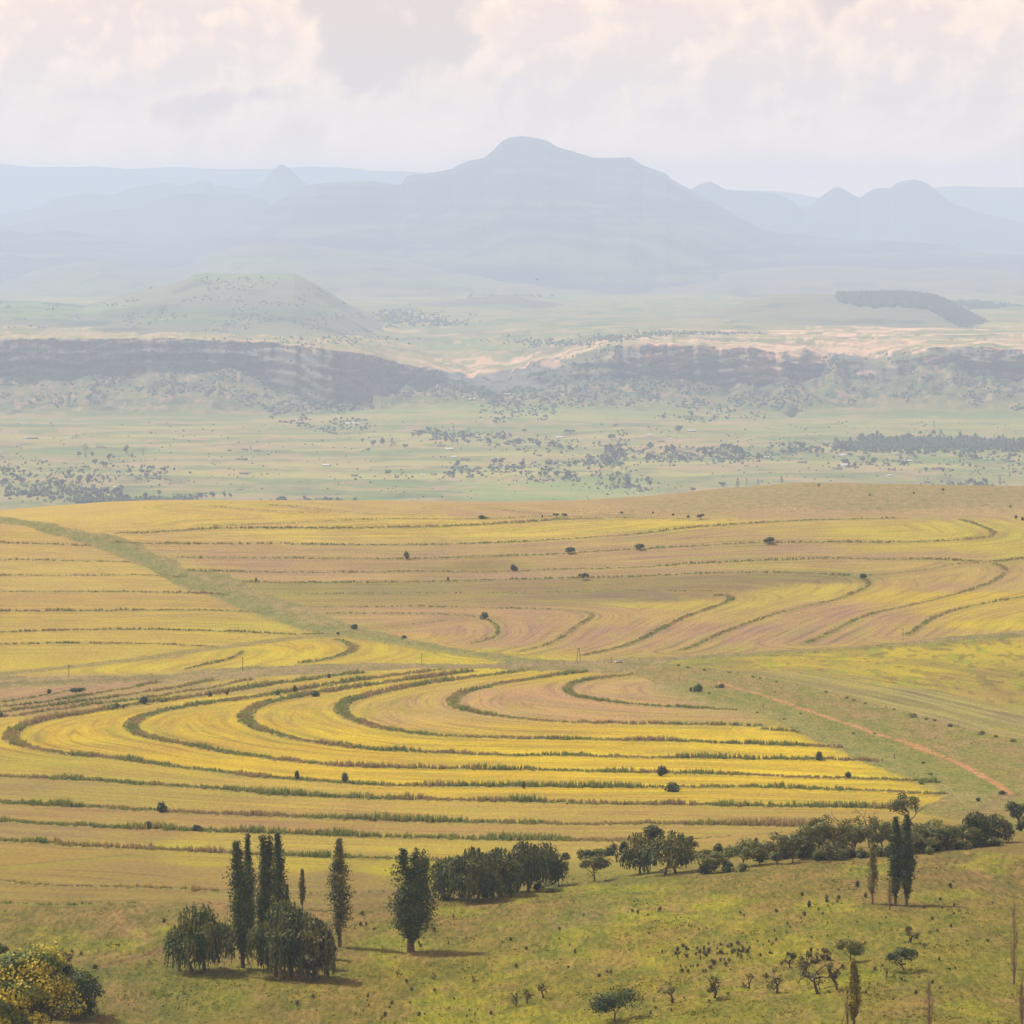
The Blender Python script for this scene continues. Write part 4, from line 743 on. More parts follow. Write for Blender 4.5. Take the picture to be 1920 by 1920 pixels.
def broad(H, W, nl=2600, zlo=.42, c1=G_MID, c2=G_OLIVE, trunk=.32, blobs=11, sparse=.0, lean=0.0, lev=2, leafs=.2, flat=1.0, d0=None):
    parts = []; tips = []; d = V3(lean, rng.normal() * .1, 1)
    grow(parts, tips, V3(0, 0, -.4), d, H * trunk, .022 * H + .07, lev, 3, .75, .72)
    T = np.array(tips); T = T[T[:, 2] > H * trunk * .8]
    if len(T) == 0: T = np.array(tips)
    # fit the tips to the crown box
    ctr = V3(lean * H * .3, 0, H * .62); out = []
    for i in range(blobs):
        a = rng.random() * 6.283; e = rng.random(); q = math.sqrt(rng.random()) * .36; zz = (zlo + (.82 - zlo) * rng.random()); q *= 1.15 - .55 * max(0, (zz - .6) / .4)
        cc_ = V3(ctr[0] + math.cos(a) * W * q, math.sin(a) * W * q, H * zz * flat + H * (1 - flat) * .75); rr = W * (.15 + .09 * rng.random()); out.append((cc_, rr))
        near = T[np.argmin(((T - cc_) ** 2).sum(1))]; P_ = np.array([V3(0, 0, H * trunk * .8) * .6 + near * .4, (near + cc_) / 2 + V3(0, 0, -.1 * rr), cc_]); parts.append(tube(P_, [.012 * H + .02, .007 * H + .02, .02], 4))
    C_ = []
    for cc_, rr in out:
        m_ = int(nl / blobs); dv = rng.normal(size=(m_, 3)); dv /= np.linalg.norm(dv, axis=1, keepdims=True); q = cc_ + dv * rr * (.45 + .62 * rng.random((m_, 1)) ** .6) * [1, 1, .72]; C_.append(np.hstack([q, dv + (cc_ - ctr) / W * 1.2]))
    c = np.concatenate(C_); c = c[c[:, 2] > H * .10]; c[:, 2] = np.minimum(c[:, 2], H)
    if sparse > 0: c = c[rng.random(len(c)) > sparse]
    O_ = c[:, 3:]; c = c[:, :3]
    return join(parts), leaves(c, leafs * (.7 + .7 * rng.random(len(c))), blobcol(c, c1, c2, W * .14), .6, out=O_)
def bare_tree(H, W, lean=0.0, lev=3, kids=3, leafy=0.0, c=G_OLIVE):
    parts = []; tips = []
    grow(parts, tips, V3(0, 0, -.3), V3(lean, rng.normal() * .1, 1), H * .30, .035 * H + .05, lev, kids, .95 * min(1.3, W / H), .72, 5, 0, .45, .25)
    v, f, c0 = join(parts); m = v[:, 2].max(); s = H / m; wx = W / max(1e-3, v[:, 0].max() - v[:, 0].min()); v = v * [max(.6, min(wx, 1.6)), max(.6, min(wx, 1.6)), s]
    lf = None
    if leafy > 0:
        T = np.array(tips) * [max(.6, min(wx, 1.6)), max(.6, min(wx, 1.6)), s]; q = T[rng.integers(0, len(T), int(leafy))] + rng.normal(size=(int(leafy), 3)) * .22; lf = leaves(q, .12 + .1 * rng.random(len(q)), blobcol(q, c, c * .7, 1.0), .4)
    return (v, f, c0), lf
def bushmesh(W, H, nl=420, c1=G_DARK, c2=G_MID, ls=.17):
    C_ = []; 
    for i in range(7):
        a = rng.random() * 6.283; hh = rng.random(); q = rng.random() * .30 * (1 - .7 * hh); cc_ = V3(math.cos(a) * W * q, math.sin(a) * W * q, H * (.26 + .36 * hh)); dv = rng.normal(size=(nl // 7, 3)); dv /= np.linalg.norm(dv, axis=1, keepdims=True)
        C_.append(cc_ + dv * V3(W * (.25 - .08 * hh), W * (.25 - .08 * hh), H * .34) * (.6 + .45 * rng.random((nl // 7, 1))))
    c = np.concatenate(C_); c[:, 2] = np.clip(c[:, 2], .02, H); O_ = c - V3(0, 0, H * .3); st = []
    for i in range(5): st.append(tube(np.array([[0, 0, -.3], [rng.normal() * W * .1, rng.normal() * W * .1, H * .3], [rng.normal() * W * .2, rng.normal() * W * .2, H * .6]]), [.07, .05, .02], 3))
    return join(st + [leaves(c, ls * (.7 + .7 * rng.random(len(c))), blobcol(c, c1, c2, W * .2), .5, out=O_)])

def fit(tr, cr, H, W, w_too=True):
    """scale trunk and crown together so that the crown fills height H and width W"""
    if cr is None: return tr, cr
    c = cr[0]; zx = np.percentile(c[:, 2], 99.8); sx = W / max(.1, np.percentile(c[:, 0], 98.5) - np.percentile(c[:, 0], 1.5)); sz = H / zx
    s = np.array([sx, sx, sz]) if w_too else np.array([1, 1, sz])
    return (tr[0] * s, tr[1], tr[2]), (cr[0] * s, cr[1], cr[2])
def place_tree(name, label, cat, px, py, maker, *a, group=None, bark=None, rz=None, pt=None, crown_name='crown', **k):
    """px, py: where the foot stands in the photo; sizes in a[] are photo pixels -> metres"""
    P = g(px, py) if pt is None else pt; mpp = P[1] / F; H = a[0] * mpp; W = a[1] * mpp
    zz = surfz(np.array([P[0]]), np.array([P[1]]))[0] if pt is None else P[2]
    r = empty(name, (P[0], P[1], zz), 0.0 if rz is None else rz); tag(r, label, cat, group)
    tr, cr = maker(H, W, *a[2:], **k)
    if maker is not bare_tree and not k.get('bare'): tr, cr = fit(tr, cr, H, W)
    obj('trunk', mesh('trunk', tr[0], tr[1], None, smooth=True), bark or M_bark, r)
    if cr is not None: obj(crown_name, mesh(crown_name, *cr), M_leaf, r)
    return r
def clone(root, loc, rz=0.0, s=(1, 1, 1), label=None, group=None):
    r = root.copy(); col.objects.link(r); r.location = loc; r.rotation_euler = (0, 0, rz); r.scale = s
    if label: r['label'] = label
    if group: r['group'] = group
    for ch in root.children:
        c = ch.copy(); col.objects.link(c); c.parent = r
        for gc in ch.children: d = gc.copy(); col.objects.link(d); d.parent = c
    return r

LP = 'lombardy poplar'
place_tree('poplar_tree', 'broadest and leftmost dark poplar of the clump, standing behind the drooping willow', 'poplar', 456, 1817, poplar, 236, 42, lean=-2.0, low=.07, nl=6500)
place_tree('poplar_tree', 'slim dark poplar second from the left in the clump, rising above its neighbour', 'poplar', 471, 1795, poplar, 232, 25, lean=-1.2, low=.12, nl=4200)
place_tree('poplar_tree', 'dense two topped poplar in the middle of the clump behind the big willow', 'poplar', 500, 1806, poplar, 236, 38, spires=2, low=.1, nl=6500)
place_tree('poplar_tree', 'tallest slim poplar at the right of the clump, its tip above the field bank', 'poplar', 526, 1790, poplar, 229, 30, lean=-.9, low=.12, nl=4600)
place_tree('poplar_sapling', 'short young poplar just right of the tall clump, foot hidden by the willow', 'poplar', 538, 1770, poplar, 113, 13, nl=1500, low=.15)
place_tree('poplar_sapling', 'thin young poplar standing alone beyond the clump in the dry grass', 'poplar', 567, 1706, poplar, 76, 12, nl=1300, c1=G_MID, c2=G_OLIVE, low=.12)
place_tree('poplar_tree', 'ragged lone poplar with open gaps, between the clump and the fat poplar', 'poplar', 637, 1774, poplar, 203, 40, lean=-.3, nl=4600, c2=G_OLIVE, low=.1, sparse=.7)
place_tree('poplar_tree', 'fat dark poplar with several tops casting a long shadow to its right', 'poplar', 770, 1785, poplar, 194, 80, spires=4, nl=12500, low=.12)
place_tree('poplar_tree', 'left one of the dark poplar pair on the right hillside', 'poplar', 1679, 1697, poplar, 166, 25, nl=5200, low=.1)
place_tree('poplar_tree', 'right one of the dark poplar pair on the right hillside', 'poplar', 1700, 1698, poplar, 172, 27, nl=6000, low=.09)
place_tree('poplar_tree', 'thinly leaved pale poplar left of the dark poplar pair', 'poplar', 1636, 1697, poplar, 109, 22, nl=1000, c1=G_OLIVE * 1.1, c2=G_OLIVE * 1.7, low=.15, bark=M_pale_bark)
place_tree('poplar_sapling', 'small leafless poplar at the foot of the dark poplar pair', 'poplar', 1668, 1708, poplar, 56, 12, nl=130, bare=True, bark=M_pale_bark, c1=G_OLIVE, c2=G_OLIVE, low=.15)
place_tree('poplar_tree', 'golden leaved poplar at the bottom edge among the bare thorn trees', 'poplar', 1601, 1926, poplar, 126, 22, nl=3200, c1=G_YEL * .40, c2=G_YEL * .62, low=.08)
place_tree('poplar_sapling', 'leafless thin poplar leaning against the golden one at the bottom edge', 'poplar', 1589, 1924, poplar, 70, 13, nl=120, bare=True, bark=M_pale_bark, c1=G_OLIVE, c2=G_OLIVE, low=.12)
place_tree('poplar_tree', 'bare brown poplar with upright twigs near the bottom right', 'poplar', 1742, 1930, poplar, 88, 30, nl=120, bare=True, bark=M_pale_bark, c1=G_OLIVE, c2=G_OLIVE, low=.08, sparse=1.6)
place_tree('poplar_tree', 'tall bare poplar with few leaves near the right edge', 'poplar', 1901, 1846, poplar, 157, 22, nl=450, bare=True, bark=M_pale_bark, c1=G_OLIVE, c2=G_OLIVE * 1.2, low=.1)
place_tree('poplar_sapling', 'bare poplar cut by the right edge near the bottom', 'poplar', 1916, 1925, poplar, 85, 16, nl=120, bare=True, bark=M_pale_bark, c1=G_OLIVE, c2=G_OLIVE, low=.1)
# willows
for lb, x, y, h, w, k in (
    ('round weeping willow at the left foot of the poplar clump', 372, 1823, 124, 120, dict(lobes=14, strands=620)),
    ('big weeping willow in front of the poplar clump', 532, 1832, 140, 128, dict(lobes=15, strands=700)),
    ('loose leaning willow with a brown crown right of the big willow', 590, 1838, 112, 72, dict(lobes=11, strands=360, c2=G_OLIVE * .9, skirt=.05)),
    ('leftmost low willow of the long grove, right beside the fat poplar', 842, 1688, 78, 74, dict(lobes=9, strands=330)),
    ('second willow from the left in the long grove', 886, 1692, 98, 92, dict(lobes=12, strands=420)),
    ('middle willow of the long grove with a dark hanging skirt', 934, 1684, 92, 90, dict(lobes=11, strands=400)),
    ('second willow from the right in the long grove', 980, 1674, 92, 90, dict(lobes=11, strands=400)),
    ('rightmost willow of the long grove, above the two white sheep', 1022, 1664, 80, 86, dict(lobes=12, strands=380)),
    ('left willow of the pair right of the small round tree', 1200, 1639, 76, 70, dict(lobes=11, strands=330, skirt=.2, c2=G_OLIVE)),
    ('wide willow with an open trunk, right of the pair', 1258, 1638, 78, 92, dict(lobes=12, strands=360, skirt=.35, c2=G_OLIVE)),
    ('dark willow left of the last two trees of the hedge line', 1832, 1583, 60, 52, dict(lobes=9, strands=260)),
    ('rightmost big willow of the hedge line', 1866, 1579, 52, 62, dict(lobes=11, strands=280, c2=G_OLIVE))):
    place_tree('willow_tree', lb, 'willow', x, y, willow, h, w, **k)
# broad trees of the hedge line
for lb, x, y, h, w, k in (
    ('dark tree top poking out behind the willow pair', 1226, 1600, 52, 36, dict(nl=1500, c1=G_DARK, c2=G_MID)),
    ('small round tree alone between the willow grove and the willow pair', 1115, 1654, 50, 52, dict(nl=1700, trunk=.3)),
    ('low round brownish tree right of the wide willow', 1333, 1638, 42, 58, dict(nl=1500, trunk=.28)),
    ('leafy green tree fourth in the hedge line', 1392, 1625, 54, 64, dict(nl=2000, trunk=.3)),
    ('slender forked olive tree in the hedge line', 1457, 1621, 60, 44, dict(nl=1300, sparse=.15)),
    ('thin crowned tree beside the slender forked one', 1486, 1618, 50, 38, dict(nl=900, sparse=.2)),
    ('tall olive tree where the hedge line thickens', 1530, 1612, 82, 66, dict(nl=2600)),
    ('tree with a dark bare leaning trunk in the hedge line', 1577, 1608, 74, 54, dict(nl=1500, sparse=.1, lean=-.3, trunk=.4)),
    ('low leafy tree in front of the leaning trunk', 1552, 1614, 36, 60, dict(nl=1600, trunk=.15)),
    ('lacy tree with crooked bare limbs above the hedge line', 1598, 1590, 62, 42, dict(nl=500, sparse=.2, trunk=.5, lev=3)),
    ('second lacy crooked tree above the hedge line', 1630, 1588, 60, 44, dict(nl=420, sparse=.2, trunk=.5, lev=3)),
    ('dense tree just left of the dark poplar pair', 1652, 1604, 62, 60, dict(nl=2200)),
    ('bushy tree just right of the dark poplar pair', 1728, 1598, 50, 62, dict(nl=2200, trunk=.15)),
    ('rounded green tree further right behind the pasture edge', 1768, 1592, 46, 60, dict(nl=2200, trunk=.12, c1=G_DARK)),
    ('pale topped tree beside the dark willow', 1802, 1588, 42, 54, dict(nl=1900, trunk=.12, c2=G_OLIVE * 1.2)),
    ('odd windswept tree with a two storied crown below the fields', 1715, 1549, 62, 54, dict(nl=1500, lean=-.5, trunk=.35, sparse=.1, lev=3)),
    ('dark tree at the right edge by the hedge line', 1914, 1552, 50, 54, dict(nl=2000, c1=G_DARK, c2=G_MID, trunk=.15)),
    ('small tree left of the wide willow foot in the hedge line', 1290, 1600, 34, 40, dict(nl=1000)),
    ('spreading tree filling the gap right of the fourth hedge tree', 1424, 1622, 46, 54, dict(nl=1600, trunk=.2)),
    ('bushy tree left of the tall olive tree', 1506, 1612, 52, 56, dict(nl=1900, trunk=.2)),
    ('leafy tree behind the leaning trunk', 1604, 1600, 52, 60, dict(nl=1900, trunk=.2)),
    ('broad crowned tree hidden behind the dark poplar pair', 1682, 1598, 58, 66, dict(nl=2200, trunk=.2)),
    ('green tree between the bushy tree and the rounded tree', 1748, 1590, 52, 54, dict(nl=2000, trunk=.15)),
    ('low tree right of the pale topped tree', 1816, 1586, 36, 46, dict(nl=1500, trunk=.12)),
    ('round green tree near the bottom edge with its own shadow', 1153, 1914, 64, 90, dict(nl=3400, c1=G_DARK * 1.1, c2=G_BRIGHT, trunk=.35, blobs=13, leafs=.17)),
    ('small lollipop tree with a yellowing crown among the thorn trees', 1595, 1806, 47, 50, dict(nl=1700, c1=G_MID, c2=G_OLIVE * 1.1, trunk=.45, blobs=9, flat=.9, leafs=.15)),
    ('dark wind bent tree below the lone poplar, right hillside', 1697, 1822, 45, 56, dict(nl=1700, c1=G_DARK * .9, c2=G_MID * .8, trunk=.42, blobs=9, lean=-.4, leafs=.15))):
    place_tree('hedge_tree' if 'hedge' in lb else 'field_tree', lb, 'tree', x, y, broad, h, w, **k)
place_tree('autumn_tree', 'large tree turning yellow in the bottom left corner', 'tree', 46, 1985, broad, 212, 160, nl=17000, zlo=.25, c1=G_BRIGHT * 1.05, c2=G_YEL * 1.25, blobs=34, leafs=.24, trunk=.25, crown_name='crown')
place_tree('autumn_tree', 'green tree at the left edge behind the yellow one', 'tree', -14, 1960, broad, 190, 84, nl=8000, zlo=.25, c1=G_MID, c2=G_BRIGHT, blobs=18, leafs=.24, trunk=.25)
place_tree('dark_tree', 'tall dark green tree behind the yellow tree in the corner', 'tree', 98, 1902, broad, 120, 92, nl=9000, zlo=.2, c1=G_DARK * .8, c2=G_MID, blobs=22, trunk=.2)
place_tree('dark_tree', 'lower dark tree sloping away right of the yellow corner tree', 'tree', 142, 1910, broad, 84, 92, nl=8000, zlo=.15, c1=G_DARK * .8, c2=G_MID, blobs=20, trunk=.12)
# thorn trees, mostly leafless
for i, (lb, x, y, h, w, le, lf) in enumerate((
    ('bare thorn tree leaning left, furthest left of the right hand group', 1262, 1880, 38, 42, -.3, 60), ('dark thorn tree with a flat twiggy crown beside the leaning one', 1340, 1874, 42, 50, -.3, 300),
    ('spindly bare thorn sapling left of the round thorn tree', 1406, 1856, 30, 22, -.2, 60), ('round twiggy thorn tree above the bottom edge', 1457, 1864, 46, 50, .1, 220),
    ('wide bare thorn tree in the middle of the group', 1534, 1867, 52, 62, -.1, 150), ('thorn tree with a leafy twiggy crown left of the golden poplar', 1570, 1859, 46, 44, .1, 350),
    ('purple brown thorn tree behind the middle group', 1505, 1828, 42, 50, .0, 450), ('low thorn bush tree left of the purple brown one', 1481, 1815, 28, 28, .1, 260),
    ('half dead tree with one bare side branch, right hillside', 1707, 1771, 28, 26, .2, 260), ('forked dead stump right of the golden poplar', 1662, 1833, 18, 12, .1, 0),
    ('bare thorn tree rightmost of three, near the bottom middle', 1018, 1872, 30, 38, .1, 60), ('small bare thorn tree in the middle of three', 988, 1882, 28, 30, .1, 80),
    ('small bare thorn tree leftmost of three', 967, 1887, 26, 20, .0, 50), ('leafless small tree sloping right by the pale thorn row', 1545, 1800, 20, 30, .0, 300),
    ('tiny forked sapling in the grass right of the fat poplar', 814, 1836, 12, 12, .0, 20), ('tiny forked sapling further right in the grass', 886, 1842, 14, 14, .0, 20), ('tiny bare sapling below the willow clump', 745, 1830, 12, 10, 0, 10),
    ('greyish bare sapling below the half dead tree', 1733, 1780, 13, 14, 0, 10))):
    place_tree('thorn_tree', lb, 'thorn tree', x, y, bare_tree, h, w, bark=M_dark_bark, lean=le, lev=3 if h > 25 else 2, leafy=lf * 1.6, c=G_OLIVE * .8, crown_name='leaves')
# bushes along the banks and in the hedge
GB = 'dark bushes on the contour banks'
protoB = []
for i in range(4):
    v, f, c = bushmesh(3.0, 2.0, 420, G_DARK * .9, G_MID * .9); protoB.append(mesh('bush', v, f, c))
def bush(px, py, wpx, hpx, label, group=None, name='bush', pr=None, cat='bush', pt=None):
    P = g(px, py) if pt is None else pt; mpp = P[1] / F; z = surfz(np.array([P[0]]), np.array([P[1]]))[0] if pt is None else P[2]
    o = obj(name, (pr or protoB)[int(rng.integers(0, len(pr or protoB)))], M_leaf); o.location = (P[0], P[1], z); s = wpx * mpp / 3.0; o.scale = (s, s * .9, hpx * mpp / 2.0); o.rotation_euler = (0, 0, rng.random() * 6.28)
    return tag(o, label, cat, group)
for x, y, w, h, lb in (
    (92, 1302, 18, 10, 'small dark bush left of the umbrella shaped one, above the hairpin fields'), (271, 1321, 28, 15, 'dark round bush on the upper arm of the outermost hairpin bank'), (217, 1330, 20, 11, 'low dark bush left of the round one on the outer hairpin bank'),
    (232, 1329, 10, 8, 'tiny bush touching the low dark one on the outer hairpin bank'), (2, 1345, 12, 11, 'dark bush cut by the left edge beside the thin banks'), (395, 1306, 12, 10, 'small bush on the outer hairpin bank right of the dark round one'),
    (425, 1302, 12, 8, 'flat little bush on the outer hairpin bank'), (521, 1303, 17, 10, 'left bush of three on the second hairpin bank'), (553, 1298, 12, 14, 'upright reddish bush on the second hairpin bank'),
    (590, 1306, 31, 12, 'long low dark bush on the third hairpin bank'), (617, 1272, 13, 9, 'bush where the outer hairpin bank meets the track'), (556, 1463, 19, 19, 'left of two round bushes on the lower arm of the outer hairpin'),
    (646, 1469, 24, 21, 'right and larger of two round bushes on the lower arm of the outer hairpin'), (302, 1525, 33, 22, 'big dark bush on the bank left of the poplar tips'), (279, 1556, 22, 17, 'round dark bush on the bank just above the poplar tips'),
    (370, 1560, 31, 13, 'wide low bush on the bank just above the poplar tips'), (982, 1480, 14, 16, 'small reddish bush in the middle of the yellow strips'), (1240, 1455, 35, 21, 'upper of two big round bushes on the bright yellow strips'),
    (1263, 1486, 45, 20, 'lower and widest of two big bushes on the bright yellow strips'), (1535, 1428, 22, 18, 'brownish bush near the right ends of the yellow strips'), (1590, 1460, 25, 13, 'dark low bush near the right ends of the yellow strips'),
    (1308, 1298, 32, 17, 'green bush at the head of the red dirt path'), (1352, 1290, 22, 9, 'grey low bush right at the start of the red dirt path'), (762, 1049, 16, 16, 'greyish bush on the pink strip bank, upper middle'), (963, 1072, 19, 14, 'dark round bush on the upper terraces'),
    (840, 1089, 9, 8, 'tiny dark bush left of the round one on the upper terraces'), (480, 1092, 9, 8, 'tiny bush beside the green diagonal corridor'), (909, 1162, 28, 14, 'spreading grey bush at the inner hairpin of the pink field'), (1617, 1086, 24, 10, 'low dark bush where three banks meet at right'),
    (903, 973, 27, 7, 'long low bush near the far edge of the fields'), (1017, 971, 6, 6, 'tiny bush left of the two far umbrella trees'), (1290, 971, 10, 6, 'small bush left of the far umbrella tree at the hump'), (1262, 967, 7, 5, 'tiny bush on the tan hump, lower left'),
    (1224, 963, 7, 5, 'tiny bush on the tan hump further left'), (1165, 962, 8, 5, 'dark dot bush where fields meet the tan hump'), (1535, 911, 8, 5, 'dark bush on the skyline of the tan hump'), (1768, 920, 7, 6, 'dark bush on the right skyline of the tan hump'), (1713, 926, 6, 4, 'small dark bush on the hump slope'),
    (1631, 930, 6, 4, 'bush dot left on the hump slope'), (1895, 951, 6, 4, 'bush dot at the right end of the hump slope'), (1905, 972, 10, 7, 'bush pair member at the far right field corner'), (1917, 976, 10, 8, 'bush at the right edge beside the far field corner'),
    (1878, 1490, 24, 9, 'dark shrub at the lower end of the red path'), (1834, 1503, 16, 8, 'grey shrub below the end of the red path'), (634, 1190, 12, 6, 'dark shrub where corridor and left block meet'), (757, 1197, 18, 6, 'dark shrub on the lower green corridor'), (664, 1178, 26, 10, 'green shrub patch in the middle of the corridor'),
    (1517, 1704, 14, 14, 'small dark conical bush on the right hillside'), (307, 1733, 12, 10, 'greyish bush in the grass left of the willow'), (178, 1818, 18, 10, 'bush at the end of the little earth gully'), (1550, 1694, 10, 7, 'low bush right of the conical one'), (1573, 1688, 12, 9, 'brown shrub near the pale poplar'),
    (1608, 1664, 15, 14, 'brown shrub left of the pale poplar')):
    bush(x, y, w, h, lb)
for x, y, w, h, lb in ((143, 1304, 26, 15, 'umbrella shaped tree on the pink strip near the left edge'), (1067, 1039, 16, 12, 'small umbrella tree on the third upper bank'), (1200, 1032, 16, 12, 'small umbrella tree right of its twin on the third upper bank'), (1446, 1020, 19, 13, 'flat topped dark tree on the upper right bank'),
    (1092, 1087, 18, 13, 'double headed small tree on the fifth upper bank'), (1043, 971, 10, 8, 'left of two tiny umbrella trees near the far edge'), (1058, 971, 9, 8, 'right of two tiny umbrella trees near the far edge'), (1313, 974, 13, 10, 'far umbrella tree at the foot of the tan hump')):
    place_tree('acacia_tree', lb, 'tree', x, y, broad, h, w, nl=700, c1=G_DARK * .8, c2=G_MID * .8, trunk=.45, blobs=6, flat=.75, leafs=.3)
protoG = []
for i in range(4):
    v, f, c = bushmesh(3.0, 2.0, 260, G_BRIGHT * 1.1, G_OLIVE * 1.1, .15); protoG.append(mesh('green_shrub', v, f, c))
# hedge undergrowth below the tree line
hp = []; GH = 'low shrubs growing under the hedge line trees'
for x0, y0, x1, y1, n, un in ((1060, 1612, 1180, 1600, 7, 'left of the willow pair'), (1270, 1612, 1420, 1600, 9, 'behind the low round brownish tree'), (1300, 1640, 1400, 1634, 4, 'in front of the low round brownish tree'), (1420, 1616, 1530, 1606, 9, 'under the slender forked trees'), (1530, 1613, 1700, 1602, 16, 'left of the dark poplar pair'), (1700, 1600, 1880, 1584, 16, 'right of the dark poplar pair'), (1880, 1566, 1925, 1552, 4, 'at the right edge'), (820, 1690, 1050, 1668, 6, 'at the foot of the willow grove')):
    for i in range(n):
        u = (i + rng.random()) / n; bush(x0 + (x1 - x0) * u, y0 + (y1 - y0) * u + rng.normal() * 2, 26 + rng.random() * 28, 12 + rng.random() * 16, 'low green shrub of the hedge line, ' + un, GH + ', ' + un, name='undershrub', pr=protoG if i % 2 else protoB)
# scrub of the right hillside
protoS = []
for i in range(5):
    v, f, c = bushmesh(3.0, 2.0, 110, V3(*S(104, 88, 66)) * K, V3(*S(112, 110, 56)) * K, .22); protoS.append(mesh('scrub_bush', v, f, c))
GS = 'low brown scrub bushes dotting the foreground pasture'; sb = 'low twiggy brown green scrub bush dotted over the foreground pasture'
CLN = ['left end of the scrub patch', 'middle of the scrub patch', 'lower edge of the scrub patch', 'right part of the scrub patch', 'right end of the scrub patch', 'slope above the scrub patch', 'slope below the willow hedge', 'grass right of the dark poplar pair', 'lime green flush in the middle', 'grass below the willow grove', 'grass around the fat poplar', 'grass below the fat poplar', 'bottom edge left of the round tree', 'grass above the yellow corner tree', 'grass beside the golden poplar', 'row of thorn trees at the bottom', 'lollipop tree']
cl = [(1290, 1790, 60, 16, 16), (1360, 1795, 70, 20, 34), (1300, 1815, 40, 10, 14), (1400, 1790, 60, 25, 20), (1440, 1775, 40, 12, 9), (1500, 1730, 160, 40, 14), (1600, 1700, 200, 50, 12), (1800, 1700, 110, 80, 16), (1250, 1720, 120, 30, 12), (1050, 1790, 160, 60, 14), (800, 1740, 140, 40, 14), (700, 1880, 160, 40, 14), (850, 1900, 120, 25, 10), (150, 1790, 120, 30, 16), (1700, 1860, 160, 50, 18), (1300, 1890, 150, 30, 8), (1540, 1785, 30, 8, 6)]
for (cx, cy, rx, ry, n), cn in zip(cl, CLN):
    for i in range(n):
        x = cx + rng.normal() * rx * .5; y = cy + rng.normal() * ry * .5
        if y > 1915 or y < 1640 or x < 0 or x > 1918: continue
        w = 6 + 9 * rng.random() ** 1.5; bush(x, y, w, w * (.55 + .35 * rng.random()), 'low brown scrub bush at the ' + cn, GS + ', ' + cn, 'scrub_bush', protoS, 'scrub bush')
# shrubs along the corridor fence
GF = 'green shrubs along the fence of the corridor'
for x, y, w in ((1272, 1250, 12), (1290, 1254, 12), (1320, 1258, 12), (1368, 1263, 8), (1411, 1270, 10), (1425, 1272, 9), (1437, 1273, 6), (1455, 1279, 9), (1548, 1299, 12), (1587, 1310, 12), (1601, 1313, 10), (1622, 1318, 9), (1676, 1332, 9), (1712, 1344, 28), (1737, 1349, 12), (1752, 1352, 12), (1781, 1362, 20), (1808, 1367, 5), (1840, 1378, 26), (1867, 1383, 16), (1900, 1392, 22), (1754, 1384, 6), (1822, 1396, 6), (1640, 1376, 10), (1600, 1376, 10), (1500, 1340, 8), (1470, 1350, 10), (1452, 1300, 6), (1330, 1302, 12), (1420, 1338, 8), (1730, 1432, 14), (1745, 1452, 16), (1728, 1470, 20)):
    bush(x, y, w * 1.1, w * .3 + 1, 'low green shrub of the fenced corridor, ' + ('above' if y < 1250 + (x - 1250) * .22 else 'below') + ' the red path, ' + ('near its start' if x < 1500 else 'halfway along it' if x < 1700 else 'near its lower end'), GF + (' above it' if y < 1250 + (x - 1250) * .22 else ' below it') + (' start' if x < 1500 else ' middle' if x < 1700 else ' end'), 'corridor_shrub', protoG)
# ------------------------------------------------------------------ valley village, far trees, plantation
M_wall = [mat_plain('clay_wall', S(150, 112, 92, .7), .9, .15, .5), mat_plain('stone_wall', S(122, 108, 98, .7), .9, .2, .5), mat_plain('whitewash_wall', S(205, 196, 186, .7), .9, .08, .5)]
M_roof = [mat_plain('iron_roof', S(214, 214, 220, .8), .45, .08, .5), mat_plain('rust_roof', S(128, 92, 78, .7), .7, .2, .5), mat_plain('thatch_roof', S(112, 100, 84, .7), .95, .2, .5)]
M_hole = mat_plain('dark_opening', S(52, 50, 54, .6), .6, .1, 1.0)
def boxv(x0, x1, y0, y1, z0, z1):
    v = [(x0, y0, z0), (x1, y0, z0), (x1, y1, z0), (x0, y1, z0), (x0, y0, z1), (x1, y0, z1), (x1, y1, z1), (x0, y1, z1)]
    return np.array(v, float), np.array([(0, 3, 2, 1), (4, 5, 6, 7), (0, 1, 5, 4), (1, 2, 6, 5), (2, 3, 7, 6), (3, 0, 4, 7)]), np.array([.5, .5, .5])
